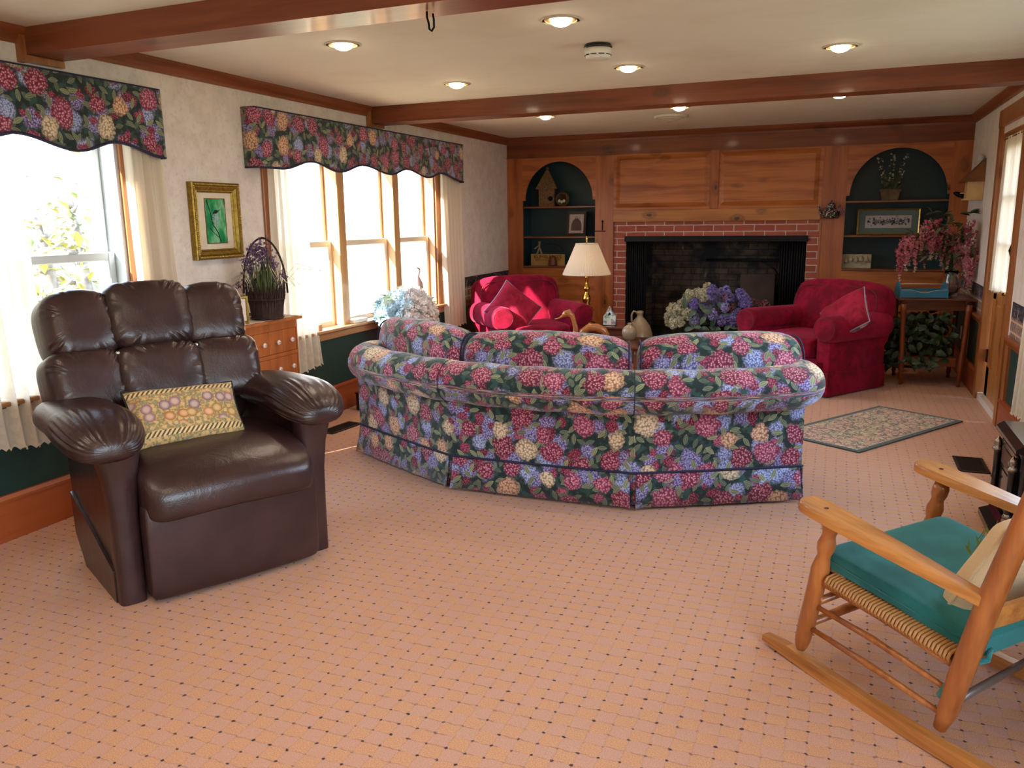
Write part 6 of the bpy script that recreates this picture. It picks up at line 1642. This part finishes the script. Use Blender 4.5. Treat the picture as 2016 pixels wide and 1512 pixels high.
def cu_(p, th, ph): return Vector((p.x, p.y * (1 + .04 * (-p.x / .25)), p.z + .004 * math.cos(p.x * 10)))
MB().sup(.262, .258, .032, .10, .16, 48, 40, 'x', cu_, (0, 0, .034)).build('cover', TEAL, t, True)
MB().tube([(.262 * sx * .985, .262 * sy * .985 * (1 - .04 * sx), .034 + .0) for sx, sy in ((-1, -1), (1, -1), (1, 1), (-1, 1))], .0035, 6, True).build('piping', TEAL, t, True)
MB().tube([(.245, -.235, .03), (.262, -.268, .02), (.26, -.295, -.02), (.235, -.300, -.08), (.215, -.300, -.13)], [.006, .009, .011, .012, .009], 8, flat=.4).build('tie', TEAL, t, True)
MB().tube([(.262, -.20, .02), (.285, -.24, .015), (.262, -.295, .0)], .007, 8).build('tie', TEAL, t, True)
PCR = plain('cream_linen', '#E2C79C', .9, var=.06, scale=300, bump=.3)
p = pillow('throw_pillow', 'cream linen throw pillow with piped edge leaning on the rocking chair back', rl(.572, .300, .492), (0, 0, 0), .42, .38, .13, PCR, PCR, PCR)
p.rotation_euler = (Matrix.Rotation(RZ, 4, 'Z') @ Matrix.Rotation(R(27), 4, 'Y') @ Matrix.Rotation(R(90), 4, 'Z')).to_euler()
m = MB(); rnd = random.Random(2)
for k in range(10): m.leaf((-.10 + rnd.uniform(-.03, .03), -.0 , .0 + rnd.uniform(-.05, .05)), (rnd.uniform(-1, 1), 0, 1), (0, -1, 0), .05, .008, .2, 3)
o = m.build('green_tassel', plain('green_thread', '#7E9A4A', .8), p); o.location = (.0, .075, -.0)

# ------------------------------------------------------------------ ceiling: recessed lights, smoke detector, vent, hook
TRIM = plain('can_trim', '#C89A5A', .3, .7, var=.05); TRIMW = plain('trim_ring', '#D8CDB8', .4, var=.05); BULB = mat_emit('lit_bulb', '#FFE7C0', 22)
def can(x, y, label, grp='recessed ceiling lights', z=ZC, power=9):
    t = thing('ceiling_light', label, 'ceiling light', (x, y, z), 0, grp)
    MB().lathe([(.085, -.006), (.092, -.004), (.094, 0), (.074, 0.0), (.072, -.006)], 32, 'z', False).build('trim_ring', TRIMW, t, True)
    MB().lathe([(.076, -.005), (.060, -.0015), (.040, -.0008)], 32, 'z', False).build('reflector', TRIM, t, True, solid=.0008)
    MB().lathe([(.001, -.030), (.022, -.028), (.040, -.020), (.050, -.008), (.048, -.001)], 24).build('bulb', BULB, t, True)
    l = bpy.data.lights.new('ceiling_lamp', 'SPOT'); l.energy = power; l.color = (1, .84, .66); l.spot_size = R(150); l.spot_blend = .8; l.shadow_soft_size = .05
    o = bpy.data.objects.new('ceiling_lamp', l); COL.objects.link(o); o.parent = t; o.location = (0, 0, -.045)
    return t
wh = {(-2.41, 3.80): 'recessed ceiling light leftmost in the near row, above the recliner side', (-1.235, 3.765): 'recessed ceiling light at the top centre, in front of the smoke detector',
      (-2.42, 5.17): 'recessed ceiling light on the left just before the farther beam', (-1.24, 5.07): 'recessed ceiling light in the middle just behind the smoke detector', (-.06, 4.96): 'recessed ceiling light on the right in front of the farther beam',
      (-.07, 6.87): 'recessed ceiling light on the right behind the farther beam', (-1.29, 7.04): 'recessed ceiling light in the middle beyond the farther beam beside the round vent', (-2.47, 7.10): 'recessed ceiling light on the left beyond the farther beam'}
for (x, y), lab in wh.items(): can(x, y, lab)
for x, sx in ((-2.4, 'left'), (-1.2, 'middle'), (0.0, 'right')):
    for y, sy in ((-.6, 'rear row'), (1.4, 'row nearest the hooked beam')): can(x, y, 'recessed ceiling light behind the camera, %s one of the %s' % (sx, sy), power=12)
t = thing('smoke_detector', 'round white smoke detector with black base on the ceiling', 'smoke detector', (-1.228, 4.36, ZC))
MB().lathe([(.072, -.022), (.074, -.012), (.066, 0), (.001, 0)], 32).build('base_ring', plain('gloss_black', '#101216', .15, var=0), t, True)
MB().lathe([(.001, -.074), (.052, -.073), (.062, -.068), (.068, -.050), (.071, -.022), (.001, -.022)], 32).build('cover', plain('detector_white', '#E8E6DC', .4, var=.02), t, True)
m = MB()
for k in range(10):
    a = k * .628; m.tube([(.0675 * math.cos(a + q), .0675 * math.sin(a + q), -.055) for q in (0, .16, .32, .46)], .0026, 5)
m.build('slots', BLACKM, t, True)
t = thing('ceiling_vent', 'round stepped white air vent on the ceiling beyond the farther beam', 'vent', (-1.465, 7.59, ZC))
for r0, z in ((.150, -.012), (.115, -.022), (.085, -.032), (.055, -.042)):
    MB().lathe([(r0, 0 if r0 > .14 else z + .008), (r0, z), (r0 - .028, z - .010), (r0 - .030, z - .006)], 32, 'z', False).build('louvre_ring', plain('vent_white', '#CFC8B6', .5, var=.03), t, True, solid=.003)
MB().lathe([(.001, -.050), (.028, -.046), (.02, 0)], 20).build('centre_disc', plain('vent_white', '#CFC8B6', .5), t, True)
t = thing('beam_hook', 'black iron hook hanging from the nearer ceiling beam', 'hook', (-1.475, 2.93, 2.205))
MB().tube([(-.012, 0, 0), (-.012, 0, -.02), (-.006, 0, -.040), (-.004, 0, -.062), (.006, 0, -.070), (.016, 0, -.058), (.016, 0, -.03), (.013, 0, -.01)], .0042, 8).build('iron_hook', BLACKM, t, True)
